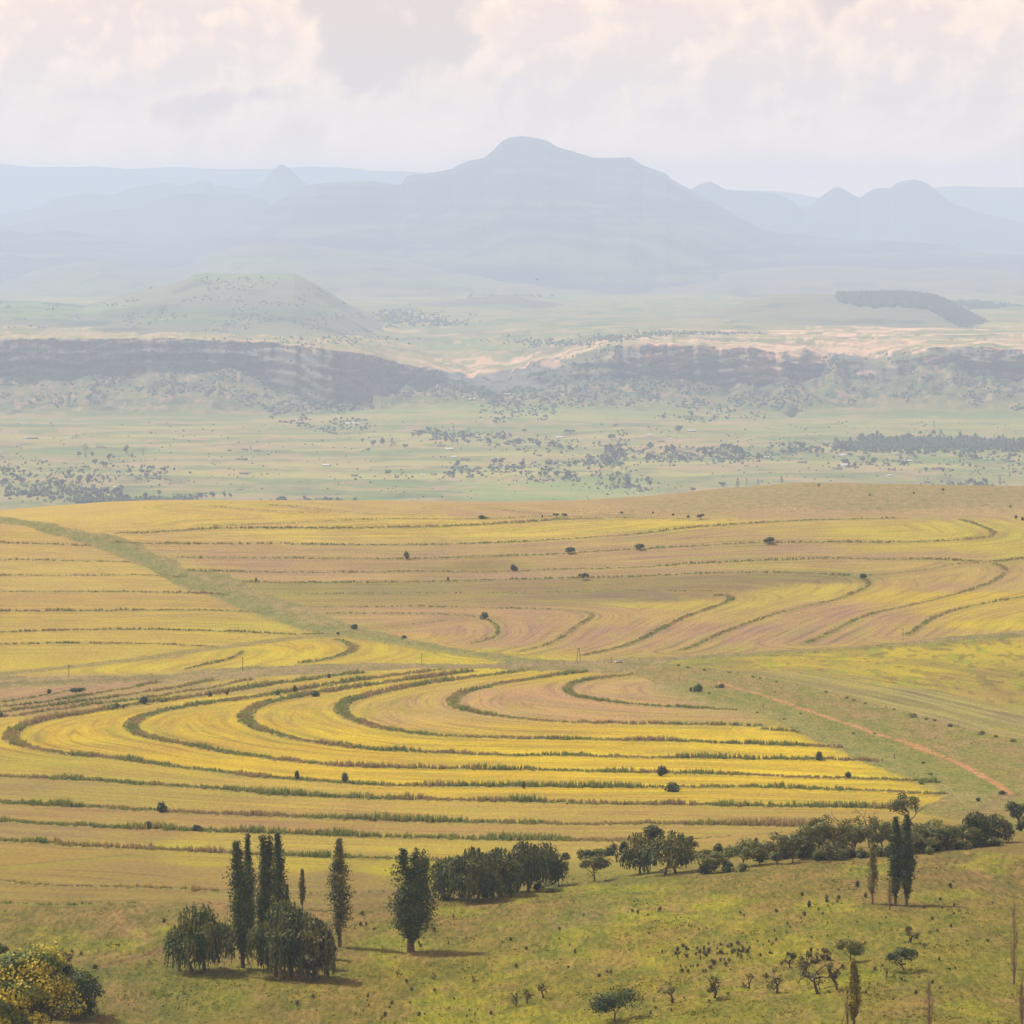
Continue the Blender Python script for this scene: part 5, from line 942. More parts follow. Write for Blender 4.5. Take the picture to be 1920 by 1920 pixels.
def house(px, py, wpx, label, wall=0, roof=0, hpx=None, rz=None, group=None, gable=True):
    P = mid_pt(px, py); mpp = P[1] / F; w = wpx * mpp; d = min(w * .6, 9.0); h = 3.0 if hpx is None else hpx * mpp * .6; e = empty('village_house' if w > 7 else 'village_hut', P, rng.normal() * .25 if rz is None else rz); tag(e, label, 'house', group)
    v, f, c = boxv(-w / 2, w / 2, -d / 2, d / 2, -3, h); obj('wall', mesh('wall', v, f), M_wall[wall], e)
    rh = h + (.22 * d if gable else .5); o_ = .4
    rv = [(-w / 2 - o_, -d / 2 - o_, h - .05), (w / 2 + o_, -d / 2 - o_, h - .05), (w / 2 + o_, d / 2 + o_, h - .05), (-w / 2 - o_, d / 2 + o_, h - .05), (-w / 2 - o_, 0, rh), (w / 2 + o_, 0, rh)]
    rf = [(0, 1, 5, 4), (2, 3, 4, 5), (1, 2, 5, 5), (3, 0, 4, 4), (0, 3, 2, 1)]
    me_ = bpy.data.meshes.new('roof'); me_.from_pydata(rv, [], [(0, 1, 5, 4), (2, 3, 4, 5), (1, 2, 5), (3, 0, 4), (0, 3, 2, 1)]); obj('roof', me_, M_roof[roof], e)
    n = max(1, int(w / 5)); dm = mesh('door', *boxv(-.5, .5, -d / 2 - .06, -d / 2 + .1, 0, 2.1)[:2]); o = obj('door', dm, M_hole, e); o.location = (w * .05, 0, 0)
    wm = mesh('window', *boxv(-.6, .6, -d / 2 - .05, -d / 2 + .1, 1.0, 2.0)[:2])
    for i in range(n):
        if abs(-w / 2 + (i + .5) * w / n - w * .05) < 1.3: continue
        o = obj('window', wm, M_hole, e); o.location = (-w / 2 + (i + .5) * w / n, 0, 0)
    return e
H1 = [(660, 795, 26, 'long white roofed building on the green flat below the dark cliff', 2, 0), (60, 823, 22, 'long low building alone at the left edge of the valley', 1, 1), (48, 822, 9, 'small pale roofed house at the left end of the lone long building', 1, 0), (188, 839, 14, 'reddish house beside the tall clump of dark trees, left', 0, 1),
 (430, 846, 8, 'leftmost small hut of the three on the open green', 1, 2), (459, 844, 12, 'middle hut of the three on the open green', 1, 2), (481, 846, 10, 'right hand hut of the three on the open green', 1, 1), (453, 862, 22, 'row of dark walls just below the three huts', 1, 2),
 (612, 874, 16, 'grey building by itself left of the red bare slope', 1, 0), (457, 889, 16, 'low building at the foot of the dark tree clump', 1, 2), (373, 929, 9, 'tiny white roofed house above the field crest, left', 2, 0), (216, 915, 8, 'small pale house in the dark bushes, lower left', 2, 0), (90, 895, 8, 'small pinkish house in the bushes near the left edge', 0, 1),
 (1022, 1e3, 0, '', 0, 0), (886, 749, 12, 'white roofed house under the sandstone bluff by the gorge', 2, 0), (955, 740, 18, 'house with grey roof at the foot of the bluff', 1, 0), (1022, 748, 14, 'reddish hut cluster on the slope under the bluff', 0, 1), (1155, 797, 9, 'small red roofed house on the striped terraces', 0, 1), (1050, 821, 14, 'pale flat building beside the dark hedge on the terraces', 2, 0),
 (828, 837, 16, 'reddish house right of the two poplars', 0, 1), (843, 843, 16, 'white roofed house below the poplars', 2, 0), (930, 820, 18, 'brown house with a dark hedge right of the poplars', 0, 1), (965, 837, 8, 'small brown hut by the path', 0, 1), (872, 862, 20, 'low brown house above the red gully', 0, 1), (852, 858, 9, 'pale small hut beside the low brown house', 2, 0),
 (793, 892, 8, 'left one of two pale huts above the green field', 2, 0), (813, 891, 12, 'right one of two pale huts above the green field', 2, 1), (665, 893, 14, 'round roofed hut among dark bushes left of the pale huts', 1, 2), (1022, 902, 12, 'brown hut by the lower hedges, centre', 0, 2), (1011, 855, 10, 'small hut behind the long dark hedge', 0, 1),
 (1296, 809, 15, 'grey roofed building right of the lone dark tree', 1, 0), (1218, 818, 10, 'small hut on the terraces above the village', 1, 0), (1240, 829, 14, 'long house in the hedges, right of centre', 0, 1), (1256, 824, 6, 'tiny white house in the hedges', 2, 0), (1272, 848, 12, 'red house between the hedges', 0, 1), (1282, 850, 8, 'small hut beside the red house between the hedges', 0, 2),
 (1438, 859, 9, 'dark square hut with a bright wall, alone in the green', 1, 0), (1580, 855, 11, 'white house with a dark bush behind it', 2, 0), (1583, 873, 14, 'white roofed house in the middle of the right village', 2, 0), (1598, 875, 14, 'brown house joined to the white roofed one', 0, 1), (1570, 880, 18, 'long dark house in front of the white roofed one', 1, 2), (1702, 866, 18, 'grey roofed house in the right village centre', 1, 0),
 (1720, 868, 10, 'small dark roofed hut right of the grey roofed house', 1, 1), (1672, 882, 16, 'brown long house in the right village', 0, 1), (1668, 893, 9, 'small grey house at the lower edge of the right village', 2, 0), (1755, 880, 18, 'row house at the right of the village', 0, 1), (1764, 879, 8, 'stub of a house touching the row house', 0, 2), (1820, 862, 14, 'reddish house near the right tree belt', 0, 1), (1830, 860, 10, 'small hut next to the reddish house near the tree belt', 1, 1),
 (1505, 868, 16, 'low brown house left of the white cluster', 0, 2), (1685, 854, 12, 'hut behind the grey roofed house', 0, 2), (1738, 905, 12, 'brown house near the crest of the tan hump', 0, 1), (1820, 903, 10, 'red brick house by the dark wood near the crest', 0, 1), (1750, 855, 10, 'hut under the right tree belt', 1, 2), (1890, 865, 12, 'hut at the right edge of the village', 0, 2), (1798, 636, 9, 'grey house on the plateau above the right cliff', 1, 0), (1784, 637, 8, 'hut beside the grey house on the plateau', 0, 2),
 (1845, 638, 8, 'hut further right on the cliff plateau', 0, 1), (1232, 628, 10, 'hut at the left end of the plateau village', 0, 2), (1245, 627, 12, 'second hut of the plateau village', 0, 1), (1310, 627, 10, 'hut in the middle of the plateau village', 1, 0), (1355, 626, 11, 'red hut at the right end of the plateau village', 0, 1), (353, 545, 8, 'white house on the shoulder of the left hill', 2, 0), (372, 549, 10, 'brown house on the shoulder of the left hill', 0, 2), (1004, 651, 14, 'dark hut row on the far plateau above the gorge', 1, 2)]
for x, y, w, lb, a, b in H1:
    if w: house(x, y, w, lb, a, b)
# valley trees
def simple_tree(W, H, nl, kind=0):
    C_ = []
    if kind == 1:
        z = rng.random(nl) ** .8; r = W * .5 * (1 - z) ** .8 * np.sqrt(rng.random(nl)); a = rng.random(nl) * 6.283; c = np.stack([np.cos(a) * r, np.sin(a) * r, H * (.08 + .92 * z)], 1)
    elif kind == 2:
        z = rng.random(nl); r = W * .5 * np.sin(np.pi * np.clip(z * .9 + .08, 0, 1)) ** .7 * np.sqrt(rng.random(nl)); a = rng.random(nl) * 6.283; c = np.stack([np.cos(a) * r, np.sin(a) * r, H * (.06 + .94 * z)], 1)
    else:
        for i in range(6):
            a = rng.random() * 6.283; q = rng.random() * .3; cc_ = V3(math.cos(a) * W * q, math.sin(a) * W * q, H * (.35 + .4 * rng.random())); d = rng.normal(size=(nl // 6, 3)); d /= np.linalg.norm(d, axis=1, keepdims=True); C_.append(cc_ + d * V3(W * .23, W * .23, H * .24) * (.5 + .5 * rng.random((nl // 6, 1))))
        c = np.concatenate(C_); c[:, 2] = np.clip(c[:, 2], 0, H)
    return join([tube(np.array([[0, 0, -1], [0, 0, H * .3], [0, 0, H * .7]]), [W * .05, W * .04, .05], 4), leaves(c, W * .085 * (.7 + .6 * rng.random(len(c))), blobcol(c, G_DARK * .9, G_MID * .8, W * .2), .4)])
FT = [[mesh('valley_tree', *simple_tree(6, 6, 150, 0)) for i in range(4)], [mesh('valley_conifer', *simple_tree(4, 10, 130, 1)) for i in range(2)], [mesh('valley_poplar', *simple_tree(3, 12, 150, 2)) for i in range(2)]]
BS = [(6, 6), (4, 10), (3, 12)]
def vtree(px, py, wpx, hpx, label, group=None, kind=0, name=None):
    P = mid_pt(px, py); mpp = P[1] / F; o = obj(name or ('valley_tree', 'valley_conifer', 'valley_poplar')[kind], FT[kind][int(rng.integers(0, len(FT[kind])))], M_leaf); o.location = P
    s = wpx * mpp / BS[kind][0]; o.scale = (s, s, hpx * mpp / BS[kind][1]); o.rotation_euler = (0, 0, rng.random() * 6.28); return tag(o, label, 'tree', group)
for x, y, w, h, k, lb in ((160, 858, 13, 27, 2, 'tallest dark tree clump on the left of the valley'), (148, 858, 10, 12, 0, 'short tree left of the tallest dark clump'), (172, 856, 9, 12, 0, 'tree touching the right foot of the tallest dark clump'), (236, 851, 14, 18, 0, 'stout dark tree standing right of the tallest clump'), (204, 863, 15, 14, 0, 'round tree between the two dark clumps'), (268, 854, 6, 14, 2, 'slim tree right of the stout dark tree'), (248, 858, 7, 9, 0, 'little tree under the stout dark tree'),
 (850, 817, 6, 22, 2, 'tall slim poplar in the middle of the valley'), (836, 815, 4, 11, 2, 'short poplar left of the tall slim one'), (880, 816, 8, 17, 2, 'thick poplar right of the tall slim one'), (892, 813, 4, 8, 2, 'little poplar furthest right of the middle row'), (922, 815, 5, 10, 2, 'slim tree at the corner of the brown house'), (946, 817, 5, 8, 0, 'small tree right of the brown house'), (835, 828, 8, 12, 0, 'round tree under the middle poplars'),
 (716, 833, 12, 15, 0, 'round tree in the left middle of the village'), (735, 838, 13, 18, 1, 'pointed tree right of the round one, left middle'), (700, 836, 14, 12, 0, 'dark tree left of the round one, left middle'), (680, 830, 8, 9, 0, 'small tree further left of the round one'), (760, 841, 12, 9, 0, 'low tree right of the pointed one'), (689, 845, 12, 6, 0, 'bushy tree by the roadside, left middle'), (1273, 811, 19, 15, 0, 'lone broad dark tree on the right terraces'), (983, 811, 14, 7, 0, 'dark round tree on the upper terraces'), (1069, 813, 26, 8, 0, 'wide dark tree clump on the upper terraces'), (1216, 803, 9, 5, 0, 'small dark tree left of the lone broad one'),
 (1383, 916, 12, 20, 1, 'tallest conifer just above the tan hump'), (1400, 910, 6, 14, 1, 'second conifer above the tan hump'), (1421, 911, 8, 13, 1, 'third conifer above the tan hump'), (1465, 907, 11, 15, 1, 'lone conifer right of the three above the tan hump'), (1875, 905, 9, 14, 1, 'conifer above the right end of the tan hump'), (1355, 912, 22, 9, 0, 'round dark grove left of the conifers'), (1298, 921, 20, 7, 0, 'low dark clump at the left foot of the hump'), (570, 944, 6, 17, 2, 'poplar poking over the crest of the fields, left'), (421, 934, 8, 13, 0, 'upright tree near the crest, left'), (432, 933, 10, 9, 0, 'tree right of the upright one near the crest'),
 (389, 516, 4, 8, 1, 'tiny conifer on the top of the left hill'), (381, 517, 3, 5, 1, 'tinier conifer beside it on the top of the left hill'), (1751, 806, 5, 18, 2, 'tall poplar rising from the right tree belt'), (1864, 822, 5, 10, 1, 'pointed tree in the right tree belt'), (1690, 862, 10, 9, 0, 'tree left of the grey roofed house')):
    vtree(x, y, w, h, lb, None, k)
GV = 'trees and bushes scattered through the valley village'; sv = 'small dark tree or bush in the hazy valley village'
clus = [(30, 880, 60, 18, 16), (60, 905, 90, 14, 18), (130, 905, 60, 16, 14), (270, 888, 40, 12, 14), (180, 885, 60, 18, 10), (230, 940, 120, 6, 26), (330, 935, 60, 6, 8), (560, 943, 70, 5, 12), (650, 943, 60, 4, 8), (380, 932, 30, 5, 4), (820, 815, 50, 8, 12), (870, 822, 60, 8, 12), (970, 827, 60, 8, 14), (1030, 838, 60, 8, 12), (930, 880, 60, 10, 10), (1000, 882, 60, 12, 18), (1050, 895, 60, 10, 12), (1150, 850, 26, 34, 26), (1160, 905, 50, 14, 18), (1190, 915, 30, 8, 8), (1110, 866, 50, 9, 12), (1240, 845, 60, 9, 16), (1260, 862, 60, 7, 16), (1360, 858, 60, 10, 26), (1370, 845, 30, 10, 12), (1480, 842, 60, 10, 18), (1560, 848, 60, 12, 10), (1620, 870, 60, 14, 10), (870, 885, 30, 14, 8), (770, 893, 80, 6, 4), (1320, 785, 60, 6, 8), (1820, 912, 60, 8, 12), (1700, 870, 120, 20, 10), (1850, 850, 70, 22, 16), (900, 745, 60, 8, 8), (1900, 870, 30, 20, 4)]
nv = 0
DIR = lambda x, y: ('far left' if x < 200 else 'left' if x < 520 else 'left centre' if x < 800 else 'centre' if x < 1060 else 'right centre' if x < 1320 else 'right' if x < 1640 else 'far right') + (' near the cliff foot' if y < 790 else ' among the upper houses' if y < 846 else ' among the middle houses' if y < 880 else ' just above the field crest')
for cx, cy, rx, ry, n in clus:
    for i in range(int(n * .62)):
        if nv >= 296: break
        x = cx + rng.normal() * rx * .5; y = min(cy + rng.normal() * ry * .5, 944); w = 8 + 9 * rng.random(); vtree(x, y, w, w * (.6 + .4 * rng.random()), 'small dark hazy tree in the valley, ' + DIR(x, y), GV + ', ' + DIR(x, y)); nv += 1
print('village trees', nv)
# woods that read as one mass: conifer plantation on the hill, tree belt, scrub on the talus
def mass(name, label, pl, kind=1, mat=None, dark=1.0):
    Vv = []; Fv = []; Cv = []; off = 0; PP = np.array([p[0] for p in pl]); W = np.array([p[1] for p in pl]); Hh = np.array([p[2] for p in pl])
    n = len(pl); k = 7; a = (np.arange(k) * 2 * math.pi / k)[None, :] + rng.random((n, 1)) * 6; r = W[:, None] * .5 * (.7 + .6 * rng.random((n, k)))
    zb = PP[:, 2, None] - 1 + rng.random((n, k)) * Hh[:, None] * .15; ring = np.stack([PP[:, 0, None] + np.cos(a) * r, PP[:, 1, None] + np.sin(a) * r, zb], -1)
    f2 = .75 if kind == 0 else .55; ring2 = np.stack([PP[:, 0, None] + np.cos(a) * r * f2, PP[:, 1, None] + np.sin(a) * r * f2, PP[:, 2, None] + Hh[:, None] * (.45 + .2 * rng.random((n, k)))], -1)
    top = PP + np.stack([rng.normal(size=n) * W * .06, rng.normal(size=n) * W * .06, Hh], 1)
    V = np.concatenate([ring, ring2, top[:, None]], 1); base_ = (np.arange(n) * (2 * k + 1))[:, None, None]; i = np.arange(k); j = (i + 1) % k
    q = np.concatenate([np.stack([i, j, j + k, i + k], 1), np.stack([i + k, j + k, np.full(k, 2 * k), np.full(k, 2 * k)], 1)])
    Fq = (q[None] + base_).reshape(-1, 4); c0 = (G_DARK * .9)[None] * (1 - rng.random((n, 1))) + (G_MID * .8)[None] * rng.random((n, 1))
    tri = Fq[:, [0, 1, 2]]; tri2 = Fq[Fq[:, 2] != Fq[:, 3]][:, [0, 2, 3]]
    return tag(obj(name, mesh(name, V.reshape(-1, 3), np.concatenate([tri, tri2]), np.repeat(c0 * dark, 2 * k + 1, axis=0)), M_leaf), label, 'wood', kind='stuff')
import mathutils
from mathutils.bvhtree import BVHTree
_nc = np.array([(c[0], c[1], c[2], c[3], c[4]) for c in clus]); pl = []
for cx, cy, rx, ry, n in clus:
    for i in range(int(n * 9)):
        x = cx + rng.normal() * rx * .7; y = cy + rng.normal() * ry * .6
        if y > 943 or fbm(np.array([x / 16.0]), np.array([y / 6.0]), 2)[0] < .47: continue
        P = mid_pt(x, y); m_ = P[1] / F; pl.append((P, (3 + 4 * rng.random()) * m_, (2 + 3 * rng.random()) * m_))
for i in range(1500):
    x = rng.random() * 1920; y = 790 + rng.random() * 150; P = mid_pt(x, y); m_ = P[1] / F
    if fbm(np.array([x / 40.0]), np.array([y / 9.0]), 2)[0] > .52: pl.append((P, (2 + 3 * rng.random()) * m_, (1.2 + 2 * rng.random()) * m_))
mass('village_thicket', 'fine dark hedges and thickets between the houses of the hazy valley', pl, 0)
def hill_caster(nm):
    o = bpy.data.objects[nm]; me_ = o.data; vs = np.zeros(len(me_.vertices) * 3, np.float32); me_.vertices.foreach_get('co', vs); fs = np.zeros(len(me_.loops), np.int32); me_.loops.foreach_get('vertex_index', fs)
    return BVHTree.FromPolygons(vs.reshape(-1, 3).tolist(), fs.reshape(-1, 4).tolist())
def cast(bv, px, py):
    h = bv.ray_cast(mathutils.Vector((0, 0, 0)), mathutils.Vector(((px - 960) / F, 1, -(py - YH) / F)).normalized()); return None if h[0] is None else np.array(h[0])
bp = hill_caster('plantation_hill'); pl = []
for i in range(5200):
    x = 1568 + rng.random() * 345; lo = np.interp(x, [1568, 1600, 1650, 1700, 1740, 1760, 1800, 1850, 1900], [560, 574, 575, 573, 580, 592, 612, 634, 645]); hi = np.interp(x, [1568, 1600, 1700, 1760, 1800, 1850, 1910], [550, 550, 549, 556, 577, 604, 645]); lo = lo + (vn(np.array([x / 9.0]), np.array([3.3]))[0] - .5) * 9; lo = max(lo, hi + 1)
    if vn(np.array([x / 7.0]), np.array([(lo - hi) * i / 5200.0 / 3]))[0] < .12: continue
    y = hi + (lo - hi) * rng.random() + .8; P = cast(bp, x, y)
    if P is not None: m_ = P[1] / F; pl.append((P, (3.2 + 2 * rng.random()) * m_, (5 + 3.5 * rng.random()) * m_))
for x in np.arange(1570, 1900, 2.2):
    hi = np.interp(x, [1568, 1600, 1700, 1760, 1800, 1850, 1910], [552.5, 552.5, 550, 557, 577, 604, 645]); P = cast(bp, x, hi + 1.5)
    if P is not None: m_ = P[1] / F; pl.append((P, 3.2 * m_, (4 + 7 * rng.random() ** 2) * m_))
mass('pine_plantation', 'dark conifer plantation covering the top and right flank of the hazy hill', pl, 1)
bs_ = hill_caster('side_hill'); pl = []
for i in range(500):
    x = 1785 + rng.random() * 140; y = 566 + rng.normal() * 5 + (x - 1785) * .08; P = cast(bs_, x, y)
    if P is not None: m_ = P[1] / F; pl.append((P, (4 + 3 * rng.random()) * m_, (4 + 4 * rng.random()) * m_))
mass('ridge_wood', 'belt of hazy trees along the ridge behind the plantation hill', pl, 0)
bm2 = hill_caster('mesa_hill'); pl = []
for i in range(2600):
    x = rng.random() * 830; y = 520 + rng.random() * 125
    if fbm(np.array([x / 50.0 + 5]), np.array([y / 11.0]), 3)[0] < .545: continue
    P = cast(bm2, x, y)
    if P is not None: m_ = P[1] / F; pl.append((P, (2.5 + 4 * rng.random()) * m_, (1.5 + 2.2 * rng.random()) * m_))
mass('hill_scrub', 'bands of dark scrub and rock across the flat topped left hill', pl, 0)
pl = []
for cx, cy, rx, ry, n in ((1720, 834, 130, 14, 900), (1640, 838, 90, 8, 300), (1860, 836, 80, 14, 350), (250, 942, 130, 6, 350), (120, 925, 130, 10, 160)):
    for i in range(n):
        x = cx + (rng.random() - .5) * rx * 1.7; y = cy + rng.normal() * ry * .45
        if y > 945: continue
        P = mid_pt(x, y); m_ = P[1] / F; pl.append((P, (5 + 5 * rng.random()) * m_, (5 + 5 * rng.random()) * m_))
mass('tree_belt', 'dense belt of hazy trees across the right side of the valley', pl, 0)
pl = []
for i in range(6400):
    x = rng.random() * 1920; fy = np.interp(x, mx, foot_y); ty = np.interp(x, mx, top_y); y = fy + rng.random() ** 1.5 * 60 - 8 if i < 5200 else ty + 3 + (fy - ty) * rng.random(); d_ = fbm(np.array([x / 30.0]), np.array([y / 12.0]), 3)[0]
    if d_ < .50 - .10 * (950 < x < 1330) - .08 * (480 < x < 760) * (y < 770): continue
    if 700 < x < 900 and y > 745: continue
    P = mid_pt(x, y); m_ = P[1] / F; pl.append((P, (3 + 6 * rng.random()) * m_, (2.0 + 3.5 * rng.random()) * m_))
mass('talus_scrub', 'dark scrub and boulders scattered over the slopes under the cliffs', pl, 0, dark=.9)
pl = []
for cx, cy, rx, ry, n in ((1010, 640, 60, 5, 60), (1060, 646, 60, 5, 80), (1140, 636, 30, 6, 90), (1180, 632, 60, 4, 60), (1240, 626, 50, 3, 50), (1330, 626, 60, 3, 50), (770, 600, 70, 14, 160), (740, 590, 30, 12, 100), (820, 606, 60, 8, 90), (430, 575, 50, 10, 80), (600, 640, 120, 10, 70), (950, 556, 60, 3, 60), (80, 590, 90, 8, 120)):
    for i in range(n):
        x = cx + rng.normal() * rx * .6; y = cy + rng.normal() * ry * .5; P = mid_pt(x, y); m_ = P[1] / F; pl.append((P, (3 + 4 * rng.random()) * m_, (2.5 + 3 * rng.random()) * m_))
mass('plateau_scrub', 'hazy dark tree specks and thickets on the plateau above the cliffs', pl, 0)

# ------------------------------------------------------------------ poles, posts, car, sheep, person, birds
def pole(px, py, hpx, label, frame=False):
    P = g(px, py); mpp = P[1] / F; h = hpx * mpp; e = empty('power_pole', (P[0], P[1], surfz(np.array([P[0]]), np.array([P[1]]))[0])); tag(e, label, 'power pole', None)
    if frame:
        for s in (-1, 1):
            v, f, c = tube(np.array([[s * 1.3, 0, -1], [s * .12, 0, h]]), [.17, .11], 7); obj('leg', mesh('leg', v, f), M_post, e)
    else:
        v, f, c = tube(np.array([[0, 0, -1], [0, 0, h]]), [.17, .11], 8); obj('shaft', mesh('shaft', v, f), M_post, e)
    v, f, c = boxv(-.9, .9, -.06, .06, h - .75, h - .60); obj('crossarm', mesh('crossarm', v, f), M_post, e)
    im = mesh('insulator', *tube(np.array([[0, 0, 0], [0, 0, .12], [0, 0, .26]]), [.05, .08, .04], 6)[:2])
    for x in (-.8, 0, .8): o = obj('insulator', im, M_roof[0], e); o.location = (x, -.0, h - .60)
for x, y, h, lb, fr in ((129, 1270, 24, 'power pole in the left fields beside the grey track', False), (455, 1258, 26, 'power pole in the hairpin of the left block', False), (791, 1246, 22, 'power pole on the yellow field left of the crossing', False), (1085, 1240, 25, 'A shaped double pole beside the track crossing', True), (1693, 1200, 22, 'power pole at the edge of the road on the right', False), (1146, 1244, 12, 'short thin pole left of the parked car', False)):
    pole(x, y, h, lb, fr)
pm = mesh('fence_post', *tube(np.array([[0, 0, -.4], [0, 0, .7], [.02, 0, 1.5]]), [.13, .12, .10], 6)[:2])
for i, (x, y, hp_) in enumerate(((1058, 1248, 6), (1199, 1241, 7), (1164, 1259, 6), (1176, 1258, 5), (1136, 1254, 5), (1274, 1276, 7), (1384, 1265, 8), (1495, 1287, 8), (1567, 1306, 6), (1431, 1328, 10), (1661, 1327, 7), (1797, 1364, 8), (1542, 1392, 6), (1677, 1423, 10), (1148, 1596, 9), (108, 1715, 7), (940, 1284, 6), (1502, 1266, 5))):
    P = g(x, y); o = obj('fence_post', pm, M_dark_bark); o.location = (P[0], P[1], surfz(np.array([P[0]]), np.array([P[1]]))[0]); s = hp_ * P[1] / F / 1.5; o.scale = (s * .8, s * .8, s)
    tag(o, ('fence post just left of the track crossing', 'tall fence post right of the parked car on the track', 'thick dark post below the parked car', 'thin post right of the thick dark one', 'post left of the thick dark one below the track', 'fence post at the top of the red path corridor', 'upper fence post left of the striped field', 'second upper fence post beside the striped field', 'small leaning post in the shrubs of the upper fence',
             'lower fence post under the start of the red path', 'third upper fence post, above the middle of the red path', 'fourth upper fence post near the big green shrub', 'little post at the end of a bank inside the corridor', 'lower fence post near the tips of the yellow strips', 'post beside the lowest field bank above the round tree', 'lone short post in the grass at the far left', 'stub post on the hairpin bank of the pale field', 'thin stake at the rim of the yellow right field')[i], 'post', 'fence posts along the corridor and crossing')
# car seen end-on at the crossing
P = g(1160, 1243); e = empty('parked_car', (P[0], P[1], surfz(np.array([P[0]]), np.array([P[1]]))[0] + .02), .5); tag(e, 'small pale car standing on the dirt track at the crossing, seen between posts', 'car')
M_paint = mat_plain('pale_paint', S(206, 204, 206, .8), .4, .03, 1.0); M_tyre = mat_plain('tyre_rubber', (.03, .03, .03), .8, .1, 3.0)
prof_ = [(-2.1, .35), (-2.15, .85), (-1.6, 1.0), (-1.0, 1.5), (.9, 1.52), (1.4, 1.05), (2.1, .92), (2.15, .35)]
cv_ = np.array([(x, s * (.85 if z < 1.2 else .68), z) for s in (-1, 1) for x, z in prof_]); n_ = len(prof_); bm_ = bpy.data.meshes.new('body')
bm_.from_pydata(cv_.tolist(), [], [tuple(range(n_))[::-1], tuple(range(n_, 2 * n_))] + [(i, (i + 1) % n_, n_ + (i + 1) % n_, n_ + i) for i in range(n_)]); obj('body', bm_, M_paint, e)
wv_ = np.array([(-1.52, -.70, 1.05), (-1.05, -.62, 1.43), (-1.05, .62, 1.43), (-1.52, .70, 1.05)]) + [-.045, 0, .02]; obj('rear_window', mesh('rear_window', wv_, [(0, 1, 2, 3)]), M_hole, e)
wv_ = np.array([(1.38, -.70, 1.08), (.94, -.62, 1.46), (.94, .62, 1.46), (1.38, .70, 1.08)]) + [.04, 0, .02]; obj('windscreen', mesh('windscreen', wv_, [(0, 3, 2, 1)]), M_hole, e)
for s in (-1, 1):
    wv_ = np.array([(-1.1, s * .82, 1.06), (1.0, s * .82, 1.06), (.75, s * .72, 1.42), (-.85, s * .72, 1.42)]) + [0, s * .02, 0]; obj('side_window', mesh('side_window', wv_, [(0, 1, 2, 3)]), M_hole, e)
wm_ = mesh('wheel', *tube(np.array([[0, -.12, 0], [0, -.10, 0], [0, .10, 0], [0, .12, 0]]), [.12, .32, .32, .12], 14)[:2])
for x in (-1.35, 1.35):
    for s in (-1, 1): o = obj('wheel', wm_, M_tyre, e); o.location = (x, s * .80, .32)
# skin-built bodies
def skinned(name, V, E, Rr, mat, parent=None, sub=2):
    me_ = bpy.data.meshes.new(name); me_.from_pydata(V, E, []); o = bpy.data.objects.new(name, me_); col.objects.link(o)
    md = o.modifiers.new('s', 'SKIN'); 
    for i, r in enumerate(Rr): me_.skin_vertices[0].data[i].radius = (r, r) if not isinstance(r, tuple) else r
    me_.skin_vertices[0].data[0].use_root = True; sb_ = o.modifiers.new('u', 'SUBSURF'); sb_.levels = sub; sb_.render_levels = sub
    dg = bpy.context.evaluated_depsgraph_get(); m_ = bpy.data.meshes.new_from_object(o.evaluated_get(dg)); o.modifiers.clear(); o.data = m_; m_.materials.clear(); m_.materials.append(mat)
    for p_ in m_.polygons: p_.use_smooth = True
    if parent: o.parent = parent
    return o
M_wool = mat_plain('white_wool', S(205, 202, 200, .8), .95, .1, 6.0)
def sheep(px, py, rz, label):
    P = g(px, py); z = surfz(np.array([P[0]]), np.array([P[1]]))[0]
    V = [(0, 0, .55), (-.35, 0, .57), (.33, 0, .57), (.52, 0, .72), (.68, 0, .70), (.83, 0, .58), (-.35, .13, .30), (-.37, .13, .02), (-.35, -.13, .30), (-.37, -.13, .02), (.28, .12, .30), (.28, .12, .02), (.28, -.12, .30), (.28, -.12, .02), (-.52, 0, .50), (.68, .10, .76), (.68, -.10, .76)]
    E = [(0, 1), (0, 2), (2, 3), (3, 4), (4, 5), (1, 6), (6, 7), (1, 8), (8, 9), (2, 10), (10, 11), (2, 12), (12, 13), (1, 14), (4, 15), (4, 16)]
    Rr = [.25, .23, .21, .12, .10, .06, .07, .035, .07, .035, .06, .035, .06, .035, .05, .03, .03]
    o = skinned('sheep', V, E, Rr, M_wool); o.location = (P[0], P[1], z); o.rotation_euler = (0, 0, rz); o.scale = (.95,) * 3; tag(o, label, 'sheep', 'white sheep in the shade of the willows')
sheep(1028, 1663.5, 1.9, 'left and slightly larger of two white sheep in the willow shade'); sheep(1033.5, 1662.5, 1.2, 'right and smaller of two white sheep in the willow shade')
# person sitting in the grass, legs stretched to the left
P = g(842, 1769.5); pz = surfz(np.array([P[0]]), np.array([P[1]]))[0]; e = empty('person', (P[0], P[1], pz + .10), .15); e.scale = (1.15,) * 3
tag(e, 'person in dark clothes sitting in the grass right of the fat poplar', 'person', None)
M_cloth = mat_plain('dark_clothes', S(62, 52, 62, .7), .9, .15, 8.0); M_skin = mat_plain('skin', S(112, 78, 62, .7), .6, .05, 8.0); M_trous = mat_plain('tan_trousers', S(182, 140, 108, .7), .9, .1, 8.0)
V = [(0, 0, .10), (-.02, 0, .34), (-.05, 0, .52), (-.08, 0, .60), (-.10, 0, .68), (-.12, 0, .80), (-.03, .20, .52), (-.12, .27, .30), (-.32, .20, .26), (-.03, -.20, .52), (-.12, -.27, .30), (-.32, -.20, .26), (-.02, .11, .10), (-.42, .14, .34), (-.78, .15, .03), (-.90, .15, .10), (-.02, -.11, .10), (-.44, -.14, .22), (-.88, -.15, .03), (-.98, -.15, .10), (-.40, .17, .27), (-.40, -.17, .27)]
